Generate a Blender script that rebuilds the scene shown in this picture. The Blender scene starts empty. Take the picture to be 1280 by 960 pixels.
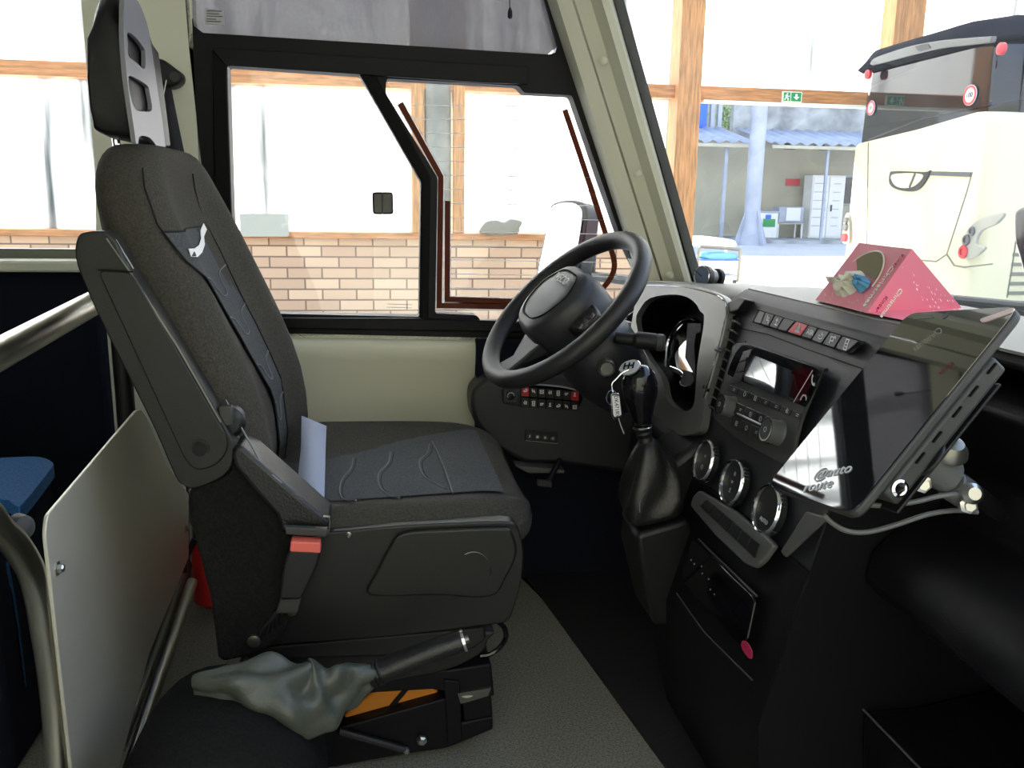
import bpy, bmesh, math, random
from mathutils import Vector, Matrix, geometry, noise
random.seed(7)
S = bpy.context.scene
COL = S.collection
V = Vector
# ------------------------------------------------------------------ camera geometry
CZ = 0.95; FP = 1080.0
ps, th, rr = math.radians(9.2), math.radians(11.9), .0155
FW = V((math.sin(ps)*math.cos(th), math.cos(ps)*math.cos(th), -math.sin(th)))
R0 = V((math.cos(ps), -math.sin(ps), 0)); U0 = R0.cross(FW)
RT = math.cos(rr)*R0 + math.sin(rr)*U0
UP = -math.sin(rr)*R0 + math.cos(rr)*U0
CAM = V((0, 0, CZ))
def ray(p): return FW + (p[0]-640)/FP*RT + (480-p[1])/FP*UP
def Y(p, y): d = ray(p); return CAM + d*(y/d.y)
def X(p, x): d = ray(p); return CAM + d*(x/d.x)
def Z(p, z): d = ray(p); return CAM + d*((z-CZ)/d.z)
def PL(p, o, n): d = ray(p); return CAM + d*((V(o)-CAM).dot(V(n))/d.dot(V(n)))
def PD(p, D): return CAM + ray(p)*D          # depth along the optical axis
cam = bpy.data.cameras.new('camera'); co = bpy.data.objects.new('camera', cam); COL.objects.link(co)
cam.sensor_width = 36; cam.lens = 36*FP/1280; cam.clip_start = .02; cam.clip_end = 500
M3 = Matrix((RT, UP, -FW)).transposed(); co.matrix_world = Matrix.Translation(CAM) @ M3.to_4x4()
S.camera = co

# ------------------------------------------------------------------ materials
def mat(name, col, rough=.5, metal=0, bump=0, bscale=200, var=0, vscale=8, spec=.5, coat=0, emit=None, trans=0, stretch=None, col2=None, sheen=0):
    m = bpy.data.materials.new(name); m.use_nodes = True
    nt = m.node_tree; b = nt.nodes['Principled BSDF']; L = nt.links.new
    b.inputs['Base Color'].default_value = (*col, 1); b.inputs['Roughness'].default_value = rough
    b.inputs['Metallic'].default_value = metal; b.inputs['Specular IOR Level'].default_value = spec
    b.inputs['Coat Weight'].default_value = coat
    if sheen: b.inputs['Sheen Weight'].default_value = sheen; b.inputs['Sheen Roughness'].default_value = .5
    if trans: b.inputs['Transmission Weight'].default_value = trans
    if emit: b.inputs['Emission Color'].default_value = (*emit[0], 1); b.inputs['Emission Strength'].default_value = emit[1]
    if bump or var:
        tc = nt.nodes.new('ShaderNodeTexCoord'); mp = nt.nodes.new('ShaderNodeMapping'); L(tc.outputs['Object'], mp.inputs[0])
        if stretch: mp.inputs['Scale'].default_value = stretch
    if bump:
        n = nt.nodes.new('ShaderNodeTexNoise'); n.inputs['Scale'].default_value = bscale; n.inputs['Detail'].default_value = 3
        L(mp.outputs[0], n.inputs[0]); bp = nt.nodes.new('ShaderNodeBump'); bp.inputs['Strength'].default_value = bump; bp.inputs['Distance'].default_value = .002
        L(n.outputs[0], bp.inputs['Height']); L(bp.outputs[0], b.inputs['Normal'])
    if var:
        n = nt.nodes.new('ShaderNodeTexNoise'); n.inputs['Scale'].default_value = vscale; n.inputs['Detail'].default_value = 5
        L(mp.outputs[0], n.inputs[0]); r = nt.nodes.new('ShaderNodeValToRGB')
        r.color_ramp.elements[0].position = .3; r.color_ramp.elements[1].position = .7
        c2 = col2 if col2 else tuple(min(1, c*(1+var)) for c in col); c1 = col if col2 else tuple(c*(1-var) for c in col)
        r.color_ramp.elements[0].color = (*c1, 1); r.color_ramp.elements[1].color = (*c2, 1)
        L(n.outputs[0], r.inputs[0]); L(r.outputs[0], b.inputs['Base Color'])
    return m
def glass(name, gloss=.08, tint=(1, 1, 1), haze=0, hcol=(.9, .9, .9), streak=False):
    m = bpy.data.materials.new(name); m.use_nodes = True; nt = m.node_tree; nt.nodes.clear(); L = nt.links.new
    o = nt.nodes.new('ShaderNodeOutputMaterial'); t = nt.nodes.new('ShaderNodeBsdfTransparent'); t.inputs[0].default_value = (*tint, 1)
    g = nt.nodes.new('ShaderNodeBsdfGlossy'); g.inputs['Roughness'].default_value = .01
    fr = nt.nodes.new('ShaderNodeFresnel'); fr.inputs[0].default_value = 1.35
    mx = nt.nodes.new('ShaderNodeMixShader'); mu = nt.nodes.new('ShaderNodeMath'); mu.operation = 'MULTIPLY_ADD'
    mu.inputs[1].default_value = .8; mu.inputs[2].default_value = gloss*.3
    L(fr.outputs[0], mu.inputs[0]); L(mu.outputs[0], mx.inputs[0]); L(t.outputs[0], mx.inputs[1]); L(g.outputs[0], mx.inputs[2])
    out = mx
    if haze:
        d = nt.nodes.new('ShaderNodeBsdfDiffuse'); d.inputs[0].default_value = (*hcol, 1)
        tr = nt.nodes.new('ShaderNodeBsdfTranslucent'); tr.inputs[0].default_value = (*hcol, 1)
        ad = nt.nodes.new('ShaderNodeMixShader'); ad.inputs[0].default_value = .5; L(d.outputs[0], ad.inputs[1]); L(tr.outputs[0], ad.inputs[2])
        m2 = nt.nodes.new('ShaderNodeMixShader'); m2.inputs[0].default_value = haze
        if streak:
            tc = nt.nodes.new('ShaderNodeTexCoord'); mp = nt.nodes.new('ShaderNodeMapping'); mp.inputs['Scale'].default_value = (6, 6, 1.2)
            n = nt.nodes.new('ShaderNodeTexNoise'); n.inputs['Scale'].default_value = streak; n.inputs['Detail'].default_value = 6
            L(tc.outputs['Object'], mp.inputs[0]); L(mp.outputs[0], n.inputs[0])
            mr = nt.nodes.new('ShaderNodeMapRange'); mr.inputs[1].default_value = .4; mr.inputs[2].default_value = .75
            mr.inputs[3].default_value = haze*.6; mr.inputs[4].default_value = haze*1.5; L(n.outputs[0], mr.inputs[0]); L(mr.outputs[0], m2.inputs[0])
        L(mx.outputs[0], m2.inputs[1]); L(ad.outputs[0], m2.inputs[2]); out = m2
    L(out.outputs[0], o.inputs[0]); return m

MT = dict(
 plastic=mat('black plastic', (.009, .009, .010), .45, bump=.25, bscale=900),
 plastic2=mat('dark grey plastic', (.045, .047, .045), .5, bump=.2, bscale=900),
 seatpl=mat('seat shield plastic', (.010, .011, .0095), .42, bump=.2, bscale=700),
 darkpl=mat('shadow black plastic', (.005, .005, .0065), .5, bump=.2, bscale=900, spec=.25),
 bluegrey=mat('blue grey rubber', (.09, .13, .22), .5),
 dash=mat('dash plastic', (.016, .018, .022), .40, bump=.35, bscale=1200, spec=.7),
 dashtop_lit=mat('lit dash top plastic', (.20, .20, .185), .36, bump=.35, bscale=1200),  # grey dash top, paled further to hold the windscreen glare in its colour
 headl=mat('grey headrest plastic', (.20, .20, .22), .42, bump=.1, bscale=700),
 gloss=mat('gloss black', (.006, .006, .008), .06),
 scr=mat('screen glass', (.006, .007, .01), .03, spec=1.0, coat=1),
 grey=mat('silver grey plastic', (.12, .125, .125), .35, bump=.15, bscale=800),
 rim=mat('wheel leather', (.018, .018, .019), .42, bump=.3, bscale=700),
 hub=mat('wheel hub plastic', (.028, .03, .034), .42, bump=.2, bscale=700),
 fabric=mat('dark seat fabric', (.060, .056, .046), .95, bump=.6, bscale=500, var=.3, vscale=300, spec=.2),
 fabric2=mat('blue grey seat fabric', (.078, .083, .087), .95, bump=.6, bscale=500, var=.35, vscale=350, spec=.2),
 seam=mat('seam thread', (.15, .16, .17), .9),
 seamdark=mat('dark seam', (.01, .01, .01), .95),
 felt=mat('felt cover', (.013, .0135, .012), .98, spec=.1, bump=.8, bscale=300, var=.3, vscale=200),
 leather=mat('leather gaiter', (.075, .083, .066), .42, bump=.35, bscale=250),
 bleather=mat('black leather', (.012, .012, .012), .35, bump=.35, bscale=250),
 cream=mat('cream trim', (.80, .80, .65), .5, bump=.05, bscale=300),
 cream2=mat('pale grey trim', (.6, .6, .5), .5),
 black=mat('black paint', (.004, .004, .006), .5, spec=.25),
 frit=mat('black rubber', (.004, .004, .004), .7, spec=.2),
 steel=mat('brushed steel', (.55, .53, .46), .28, metal=1, bump=.1, bscale=120, stretch=(1, 1, 20)),
 alu=mat('brushed aluminium sheet', (.74, .71, .60), .38, metal=.45, var=.06, vscale=3),
 chrome=mat('chrome', (.85, .86, .88), .08, metal=1),
 bolt=mat('zinc bolt', (.6, .6, .56), .3, metal=1),
 dull=mat('dull steel', (.22, .22, .19), .35, metal=.9),
 red=mat('signal red', (.55, .02, .02), .4),
 redbuckle=mat('buckle red', (.85, .16, .12), .45),
 belt=mat('belt webbing', (.40, .45, .60), .8, bump=.5, bscale=250, stretch=(1, 12, 1)),
 beltdark=mat('dark webbing', (.02, .02, .026), .8, bump=.4, bscale=250),
 orange=mat('orange plastic', (.62, .22, .02), .45),
 blueseat=mat('blue seat fabric', (.015, .11, .30), .9, bump=.5, bscale=400, var=.4, vscale=250),
 navy=mat('navy trim', (.010, .012, .020), .9, spec=.1, bump=.3, bscale=300),
 floor=mat('speckled floor', (.24, .235, .195), .7, bump=.3, bscale=300, var=.5, vscale=260),
 mat_=mat('rubber mat', (.012, .012, .011), .7, bump=.4, bscale=200),
 head=mat('headrest plastic', (.06, .06, .07), .38, bump=.15, bscale=700),
 white=mat('white print', (.8, .8, .8), .5),
 silver=mat('silver print', (.5, .52, .55), .35),
 label=mat('paper label', (.8, .8, .8), .6),
 wood=mat('larch timber', (.52, .25, .09), .6, var=.35, vscale=5, stretch=(9, 9, .8), bump=.1),
 woodh=mat('larch beam', (.52, .23, .08), .6, var=.35, vscale=5, stretch=(.8, 9, 9), bump=.1),
 pipe=mat('grey column paint', (.22, .22, .18), .6, var=.3, vscale=4),
 galv=mat('blue grey steel', (.36, .40, .48), .5, var=.15, vscale=2),
 ywall=mat('pale render', (.45, .44, .34), .85, var=.12, vscale=.7),
 block=mat('weathered concrete', (.34, .36, .36), .9, var=.45, vscale=1.3, bump=.5, bscale=5),
 ground=mat('pale concrete ground', (.52, .51, .49), .9, var=.08, vscale=.6),
 coach=mat('cream coach paint', (.80, .74, .48), .3, coat=.4),
 coachg=mat('coach grey paint', (.13, .135, .125), .35),
 cglass=mat('coach dark glass', (.01, .012, .015), .04, spec=.8),
 cline=mat('coach gap', (.22, .22, .16), .7),
 lamp=mat('lamp clear', (.40, .40, .32), .3, coat=.3),
 lampred=mat('lamp red', (.6, .05, .06), .3),
 pink=mat('pink card', (.86, .24, .33), .5, coat=.2),
 pinkd=mat('deep pink print', (.5, .02, .09), .5),
 cardin=mat('raw card', (.22, .19, .11), .8),
 paper=mat('crumpled paper', (.88, .84, .70), .6),
 pastel=mat('pastel print', (.9, .72, .72), .5),
 brown=mat('printed copper strip', (.17, .06, .04), .6),
 wire=mat('heating wire', (.85, .85, .85), .5),
 green=mat('sign green', (.02, .30, .08), .5),
 signw=mat('sign white', (.85, .9, .75), .5),
 blueobj=mat('blue paint', (.03, .14, .6), .5),
 towel=mat('blue cloth', (.15, .45, .75), .8),
 wcloth=mat('white cloth', (.85, .88, .9), .8),
 locker=mat('white locker', (.78, .8, .78), .5),
 button=mat('button black', (.018, .019, .021), .35),
 hazard=mat('hazard red', (.65, .05, .07), .4),
 screenred=mat('radio display', (.05, .004, .008), .06),
 plant=mat('leaf green', (.25, .42, .08), .7),
 window=glass('clear glass', .1), windshield=glass('windshield glass', .1, haze=.035, streak=3.),
)
def brick_mat():
    m = bpy.data.materials.new('pale bricks'); m.use_nodes = True; nt = m.node_tree; b = nt.nodes['Principled BSDF']; L = nt.links.new
    tc = nt.nodes.new('ShaderNodeTexCoord'); mp = nt.nodes.new('ShaderNodeMapping'); mp.inputs['Rotation'].default_value = (math.pi/2, 0, 0)
    L(tc.outputs['Object'], mp.inputs[0]); bt = nt.nodes.new('ShaderNodeTexBrick'); L(mp.outputs[0], bt.inputs[0])
    bt.inputs['Color1'].default_value = (.78, .54, .33, 1); bt.inputs['Color2'].default_value = (.60, .39, .24, 1); bt.inputs['Mortar'].default_value = (.26, .17, .11, 1)
    bt.inputs['Scale'].default_value = 1; bt.inputs['Brick Width'].default_value = .36; bt.inputs['Row Height'].default_value = .115
    bt.inputs['Mortar Size'].default_value = .009; bt.offset = .5
    L(bt.outputs['Color'], b.inputs['Base Color']); b.inputs['Roughness'].default_value = .9
    bp = nt.nodes.new('ShaderNodeBump'); bp.inputs['Strength'].default_value = .6; bp.inputs['Distance'].default_value = .01; bp.invert = True
    L(bt.outputs['Fac'], bp.inputs['Height']); L(bp.outputs[0], b.inputs['Normal']); return m
MT['brick'] = brick_mat()
def panel_mat():   # translucent polycarbonate sheet, daylight comes through it
    m = bpy.data.materials.new('translucent sheet'); m.use_nodes = True; nt = m.node_tree; nt.nodes.clear(); L = nt.links.new
    o = nt.nodes.new('ShaderNodeOutputMaterial'); t = nt.nodes.new('ShaderNodeBsdfTranslucent'); d = nt.nodes.new('ShaderNodeBsdfDiffuse')
    tc = nt.nodes.new('ShaderNodeTexCoord'); mp = nt.nodes.new('ShaderNodeMapping'); mp.inputs['Scale'].default_value = (1.6, 1, .12)
    n = nt.nodes.new('ShaderNodeTexNoise'); n.inputs['Scale'].default_value = 2.2; n.inputs['Detail'].default_value = 6
    r = nt.nodes.new('ShaderNodeValToRGB'); r.color_ramp.elements[0].position = .30; r.color_ramp.elements[1].position = .47
    r.color_ramp.elements[0].color = (.07, .085, .09, 1); r.color_ramp.elements[1].color = (.93, .95, .95, 1)
    L(tc.outputs['Object'], mp.inputs[0]); L(mp.outputs[0], n.inputs[0]); L(n.outputs[0], r.inputs[0]); L(r.outputs[0], t.inputs[0]); L(r.outputs[0], d.inputs[0])
    mx = nt.nodes.new('ShaderNodeMixShader'); mx.inputs[0].default_value = .2; L(t.outputs[0], mx.inputs[1]); L(d.outputs[0], mx.inputs[2]); L(mx.outputs[0], o.inputs[0]); return m
MT['sheet'] = panel_mat()
def blind_mat():
    m = glass('sheer blind mesh', 0, haze=.5, hcol=(.30, .29, .315)); nt = m.node_tree; L = nt.links.new
    mixes = [n for n in nt.nodes if n.type == 'MIX_SHADER']; m2 = mixes[-1]
    tc = nt.nodes.new('ShaderNodeTexCoord'); mp = nt.nodes.new('ShaderNodeMapping'); mp.inputs['Scale'].default_value = (120, 1, 14)
    mp.inputs['Rotation'].default_value = (0, .25, 0)
    n = nt.nodes.new('ShaderNodeTexNoise'); n.inputs['Scale'].default_value = 3; n.inputs['Detail'].default_value = 4
    L(tc.outputs['Object'], mp.inputs[0]); L(mp.outputs[0], n.inputs[0]); mr = nt.nodes.new('ShaderNodeMapRange')
    mr.inputs[1].default_value = .3; mr.inputs[2].default_value = .7; mr.inputs[3].default_value = .80; mr.inputs[4].default_value = .90
    L(n.outputs[0], mr.inputs[0]); L(mr.outputs[0], m2.inputs[0]); return m
MT['blind'] = blind_mat()
def tmat(name, col):
    m = bpy.data.materials.new(name); m.use_nodes = True; nt = m.node_tree; nt.nodes.clear(); L = nt.links.new
    o = nt.nodes.new('ShaderNodeOutputMaterial'); t = nt.nodes.new('ShaderNodeBsdfTranslucent'); d = nt.nodes.new('ShaderNodeBsdfDiffuse'); mx = nt.nodes.new('ShaderNodeMixShader')
    t.inputs[0].default_value = (*col, 1); d.inputs[0].default_value = (*col, 1); mx.inputs[0].default_value = .5
    L(t.outputs[0], mx.inputs[1]); L(d.outputs[0], mx.inputs[2]); L(mx.outputs[0], o.inputs[0]); return m
MT['wire'] = tmat('printed heating wire', (.9, .9, .9)); MT['brown'] = tmat('printed copper strip', (.26, .09, .055))

# ------------------------------------------------------------------ mesh building
class G:
    def __init__(s): s.v = []; s.f = []
    def add(s, vs, fs):
        k = len(s.v); s.v += [V(a) for a in vs]; s.f += [tuple(i+k for i in f) for f in fs]; return s
    def prism(s, pts, ext):
        n = len(pts); e = V(ext); pts = [V(p) for p in pts]
        s.add(pts+[p+e for p in pts], [tuple(range(n-1, -1, -1)), tuple(range(n, 2*n))]+[(i, (i+1) % n, n+(i+1) % n, n+i) for i in range(n)]); return s
    def holed(s, outer, holes, ext):
        loops = [[V(p) for p in outer]]+[[V(p) for p in h] for h in holes]; e = V(ext)
        flat = [p for l in loops for p in l]; tri = geometry.tessellate_polygon(loops); n = len(flat)
        fs = [tuple(t) for t in tri]+[tuple(i+n for i in reversed(t)) for t in tri]; k = 0
        for l in loops:
            m = len(l); fs += [(k+i, k+(i+1) % m, n+k+(i+1) % m, n+k+i) for i in range(m)]; k += m
        s.add(flat+[p+e for p in flat], fs); return s
    def box(s, c, d, R=None):
        c = V(c); d = V(d)/2; R = R or Matrix.Identity(3)
        vs = [c+R @ V((x*d.x, y*d.y, z*d.z)) for x in (-1, 1) for y in (-1, 1) for z in (-1, 1)]
        s.add(vs, [(0, 1, 3, 2), (4, 6, 7, 5), (0, 4, 5, 1), (2, 3, 7, 6), (0, 2, 6, 4), (1, 5, 7, 3)]); return s
    def tube(s, pts, r, n=12, closed=False, cap=True):
        pts = [V(p) for p in pts]; m = len(pts); rs = r if isinstance(r, (list, tuple)) else [r]*m; rings = []
        up = None
        for i, p in enumerate(pts):
            a = pts[(i-1) % m] if (i or closed) else p; b = pts[(i+1) % m] if (i < m-1 or closed) else p
            t = (b-a).normalized()
            if up is None: up = t.orthogonal().normalized()
            up = (up-t*up.dot(t)).normalized(); w = t.cross(up)
            rings.append([p+rs[i]*(math.cos(2*math.pi*k/n)*up+math.sin(2*math.pi*k/n)*w) for k in range(n)])
        vs = [q for r_ in rings for q in r_]; fs = []
        for i in range(m if closed else m-1):
            j = (i+1) % m
            fs += [(i*n+k, i*n+(k+1) % n, j*n+(k+1) % n, j*n+k) for k in range(n)]
        if cap and not closed: fs += [tuple(range(n-1, -1, -1)), tuple((m-1)*n+k for k in range(n))]
        s.add(vs, fs); return s
    def lathe(s, prof, o, ax, n=32, u=None, cap=True):       # prof: (radius, height along ax)
        o = V(o); ax = V(ax).normalized(); u = ax.orthogonal().normalized(); w = ax.cross(u); vs = []
        for r, h in prof: vs += [o+ax*h+r*(math.cos(2*math.pi*k/n)*u+math.sin(2*math.pi*k/n)*w) for k in range(n)]
        m = len(prof); fs = []
        for i in range(m-1): fs += [(i*n+k, i*n+(k+1) % n, (i+1)*n+(k+1) % n, (i+1)*n+k) for k in range(n)]
        if cap and prof[0][0] > 1e-6: fs.append(tuple(range(n-1, -1, -1)))
        if cap and prof[-1][0] > 1e-6: fs.append(tuple((m-1)*n+k for k in range(n)))
        s.add(vs, fs); return s
    def loft(s, secs, cap=True, closed=True):
        n = len(secs[0]); vs = [V(p) for q in secs for p in q]; fs = []
        for i in range(len(secs)-1):
            for k in range(n if closed else n-1): fs.append((i*n+k, i*n+(k+1) % n, (i+1)*n+(k+1) % n, (i+1)*n+k))
        if cap and closed: fs += [tuple(range(n-1, -1, -1)), tuple((len(secs)-1)*n+k for k in range(n))]
        s.add(vs, fs); return s
    def ribbon(s, pts, w, nrm, t=.0006):          # flat strip following pts, width w, lying across normal nrm
        pts = [V(p) for p in pts]; nrm = V(nrm).normalized(); A = []; B = []
        for i, p in enumerate(pts):
            d1 = (pts[i]-pts[i-1]).normalized() if i else (pts[1]-pts[0]).normalized()
            d2 = (pts[i+1]-pts[i]).normalized() if i < len(pts)-1 else d1
            a = nrm.cross(d1); b = nrm.cross(d2); c = (a+b).normalized(); c = c/max(.4, c.dot(a))
            A.append(p+c*w/2); B.append(p-c*w/2)
        s.prism(A+B[::-1], nrm*t); return s
    def make(s, name, m, parent=None, bevel=0, seg=2, smooth=35, sub=0, solid=0):
        c = V((0, 0, 0))
        if parent is not None: c = V(parent['_loc'])
        me = bpy.data.meshes.new(name); me.from_pydata([p-c for p in s.v], [], s.f)
        bm = bmesh.new(); bm.from_mesh(me)
        bmesh.ops.remove_doubles(bm, verts=bm.verts, dist=1e-6)
        if not solid: bmesh.ops.recalc_face_normals(bm, faces=bm.faces)
        bm.to_mesh(me); bm.free()
        me.materials.append(MT[m] if isinstance(m, str) else m)
        o = bpy.data.objects.new(name, me); COL.objects.link(o)
        if parent is not None: o.parent = parent
        o['_loc'] = tuple(c)
        if smooth:
            me.shade_smooth()
            if smooth < 180: me.set_sharp_from_angle(angle=math.radians(smooth))
        if solid:
            d = o.modifiers.new('s', 'SOLIDIFY'); d.thickness = solid; d.offset = 0
        if bevel:
            b = o.modifiers.new('b', 'BEVEL'); b.width = bevel; b.segments = seg; b.limit_method = 'ANGLE'; b.angle_limit = math.radians(40); b.harden_normals = False
        if sub:
            b = o.modifiers.new('u', 'SUBSURF'); b.levels = sub; b.render_levels = sub
        return o
def thing(name, label, cat, loc, group=None):
    o = bpy.data.objects.new(name, None); COL.objects.link(o); o.location = loc; o['_loc'] = tuple(loc); o.empty_display_size = .05
    return tag(o, label, cat, group)
def tag(o, label, cat, group=None):
    o['label'] = label; o['category'] = cat
    if group: o['group'] = group
    return o
def struct(o): o['kind'] = 'structure'; return o
def sroot(name, loc):
    o = bpy.data.objects.new(name, None); COL.objects.link(o); o.location = loc; o['_loc'] = tuple(loc); o['kind'] = 'structure'; return o
def smooth_path(pts, n=8, closed=False):
    pts = [V(p) for p in pts]; m = len(pts); out = []
    rng = range(m if closed else m-1)
    for i in rng:
        p0 = pts[(i-1) % m] if (closed or i) else pts[0]; p1 = pts[i]; p2 = pts[(i+1) % m]
        p3 = pts[(i+2) % m] if (closed or i < m-2) else pts[-1]
        for k in range(n):
            t = k/n; out.append(.5*((2*p1)+(p2-p0)*t+(2*p0-5*p1+4*p2-p3)*t*t+(3*p1-p0-3*p2+p3)*t**3))
    if not closed: out.append(pts[-1])
    return out
def rnd(pts, r, n=4):                                # round the corners of a polygon
    pts = [V(p) for p in pts]; m = len(pts); out = []
    for i, p in enumerate(pts):
        a = pts[i-1]; b = pts[(i+1) % m]; ra = min(r, (a-p).length*.45); rb = min(r, (b-p).length*.45)
        s_ = p+(a-p).normalized()*ra; e = p+(b-p).normalized()*rb
        for k in range(n+1):
            t = k/n; out.append((1-t)**2*s_+2*t*(1-t)*p+t*t*e)
    return out
def text(name, s, size, o, u, v, m, parent=None, ext=.0004, center=True, bold=False):
    cu = bpy.data.curves.new(name, 'FONT'); cu.body = s; cu.size = size; cu.extrude = ext
    if center: cu.align_x = 'CENTER'; cu.align_y = 'CENTER'
    if bold: cu.offset = size*.015
    t = bpy.data.objects.new(name, cu); COL.objects.link(t)
    dg = bpy.context.evaluated_depsgraph_get(); me = bpy.data.meshes.new_from_object(t.evaluated_get(dg))
    bpy.data.objects.remove(t); u = V(u).normalized(); v = V(v); v = (v-u*v.dot(u)).normalized(); w = u.cross(v)
    c = V(parent['_loc']) if parent is not None else V((0, 0, 0))
    for q in me.vertices: q.co = V(o)+u*q.co.x+v*q.co.y+w*q.co.z-c
    me.materials.clear(); me.materials.append(MT[m]); ob = bpy.data.objects.new(name, me); COL.objects.link(ob)
    if parent is not None: ob.parent = parent
    ob['_loc'] = tuple(c); return ob
def W(pts, y): return [Y(p, y) for p in pts]
NY = V((0, -1, 0)); EX = V((1, 0, 0)); EY = V((0, 1, 0)); EZ = V((0, 0, 1))
#SECTIONS
# ================================================================== OUTSIDE: hall, yard, coach
struct(G().box((0, 30, -.45), (160, 160, .1)).make('ground', 'ground'))
HY = 9.5
g = G().box((-5.5, HY+.15, .07), (17.5, .3, .94)); struct(g.make('wall_hall', 'brick', smooth=0))
def timber(name, label, c, d, h=False, grp=None):
    return tag(G().box(c, d).make(name, 'woodh' if h else 'wood', bevel=.008), label, 'beam' if h else 'post', grp)
timber('timber_sill', 'long orange timber sill lying along the top of the brick wall', (-5.35, HY+.12, .575), (17.8, .4, .07), True)
timber('timber_beam', 'long orange timber beam running level above the translucent sheets, carrying the exit sign', (0, HY+.06, 2.15), (28, .26, .14), True)
timber('timber_post', 'orange timber post left of the grey round column, behind the sliding window edge', (.49, HY+.02, 5.61), (.135, .2, 10))
timber('timber_post', 'orange timber post right of the grey round column, behind the heated side pane', (.92, HY+.02, 5.61), (.125, .2, 10))
timber('timber_post', 'broad orange timber post standing beside the open gate, next to the windscreen pillar', (3.40, HY-.02, 5.1), (.26, .3, 11))
timber('timber_post', 'pale orange timber post rising above the beam behind the cream coach', (5.93, HY+.02, 6.4), (.36, .26, 8.4))
tag(G().lathe([(.138, 0), (.138, 9.9)], (.70, HY-.02, .61), (0, 0, 1), 24).make('round_column', 'pipe'), 'grey green round column between the two orange timber posts', 'column')
def sheet(label, x0, x1, z0, z1, grp=None):
    return tag(G().box(((x0+x1)/2, HY+.16, (z0+z1)/2), (x1-x0, .02, z1-z0)).make('translucent_sheet', 'sheet', smooth=0), label, 'wall panel')
sheet('tall white translucent sheet below the beam, filling the sliding window and the rear window', -14, .42, .61, 2.08)
sheet('white translucent sheet below the beam behind the heated side pane and outside mirror', .985, 3.27, .61, 2.08)
sheet('high white translucent sheet above the beam, left of the round column', -14, .42, 2.22, 10.5)
sheet('high white translucent sheet above the beam between the round column and the broad post', .985, 3.27, 2.22, 10.5)
sheet('high white translucent sheet above the exit sign, right of the broad post', 3.53, 5.75, 2.22, 10.5)
sheet('high white translucent sheet above the coach roof at the right edge', 6.11, 16, 2.22, 10.5)
tag(G().prism(rnd(W([(299, 267), (361, 267), (361, 296), (301, 296)], HY-.12), .02), (0, .04, 0)).make('board', 'ywall', bevel=.004), 'small cream board leaning on the timber sill behind the sliding window', 'board')
g = G(); g.prism(smooth_path(W([(602, 292), (606, 279), (620, 275), (630, 278), (640, 274), (653, 277), (650, 285), (645, 293)], HY-.2), 4, True), (0, .18, 0))
tag(g.make('grey_sack', 'dull', bevel=.03), 'lumpy grey sack lying on the timber sill behind the heated pane', 'sack')
struct(G().box((8.8, HY-.02, 2.062), (10.4, .10, .03)).make('trim_8', 'signw'))
# exit sign with running man and arrow
t = thing('exit_sign', 'green emergency exit sign with running figure and down arrow on the timber beam', 'sign', Y((990, 122), HY-.1))
y0 = HY-.10
c = W([(979, 114), (1003, 115), (1002, 128), (978, 127)], y0)
G().prism(c, (0, .03, 0)).make('backing', 'signw', t, bevel=.002)
G().prism(W([(989.5, 115.5), (1002, 116), (1001, 127), (989, 126.4)], y0-.004), (0, .004, 0)).make('green_field', 'green', t)
G().prism(W([(980, 115.3), (988.3, 115.5), (988, 126.4), (979.5, 126)], y0-.004), (0, .004, 0)).make('green_field', 'green', t)
G().prism(W([(994.5, 117.5), (997, 117.6), (997, 121), (999.6, 121), (995.6, 125), (991.8, 121), (994.4, 121)], y0-.008), (0, .003, 0)).make('arrow', 'signw', t)
g = G(); g.lathe([(.009, 0), (.009, .003)], Y((984.5, 117.3), y0-.008), (0, 1, 0), 12)
g.ribbon(W([(984.2, 118.6), (983.2, 121.4), (985.2, 123), (985.3, 125.5)], y0-.008), .014, (0, 1, 0), .003)
g.ribbon(W([(983.4, 121.2), (981.8, 122.8), (980.8, 125)], y0-.008), .012, (0, 1, 0), .003)
g.ribbon(W([(981.6, 120.2), (983.4, 118.8), (986, 120.6), (987.4, 119.8)], y0-.008), .009, (0, 1, 0), .003); g.make('running_figure', 'signw', t)

# yard
YW = 34.0
def yw(p, y=YW): return Y(p, y)
w0 = Y((700, 300), YW); 
struct(G().box((17, YW+.2, 1.55), (24, .4, 3.9)).make('wall_yard', 'ywall'))
struct(G().box((16.5, YW-1.9, -.37), (22, 4.0, .16)).make('trim_1', 'block'))
tag(G().box((20, YW+1.2, 4.3), (10.6, .3, 2.0)).make('concrete_wall', 'block'), 'weathered grey concrete wall above the corrugated canopy', 'wall')
struct(G().box((14, YW+5, 7.3), (60, .3, 15.4)).make('wall_far', 'ywall'))
def corrug(x0, x1, y0_, z0_, y1_, z1_):
    g = G(); n = int((x1-x0)/.1); A = []; B = []
    for i in range(n+1):
        x = x0+(x1-x0)*i/n; h = .06*math.sin(i*math.pi/2*.8)
        A.append(V((x, y0_, z0_+h))); B.append(V((x, y1_, z1_+h)))
    k = n+1; g.add(A+B, [(i, i+1, k+i+1, k+i) for i in range(n)]); return g
t = thing('canopy', 'corrugated blue grey canopy roof sheltering the yard lockers, right of the galvanised column', 'canopy', (18, 31.5, 3.3))
corrug(14.35, 21.5, 30.6, 3.18, 34, 3.95).make('roof_sheet', 'galv', t, solid=.02)
G().box((18, 30.6, 3.06), (7.2, .08, .12)).make('gutter', 'ywall', t)
for a in ((954, 178), (1036, 178)):
    p = Y(a, 30.9); G().box((p.x, 30.9, 1.4), (.09, .09, 3.4)).make('pole', 'galv', t)
t = thing('canopy', 'short corrugated blue canopy left of the galvanised column', 'canopy', (12.5, 31.5, 3.3))
corrug(11, 13.9, 30.6, 3.18, 34, 3.95).make('roof_sheet', 'galv', t, solid=.02)
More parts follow.
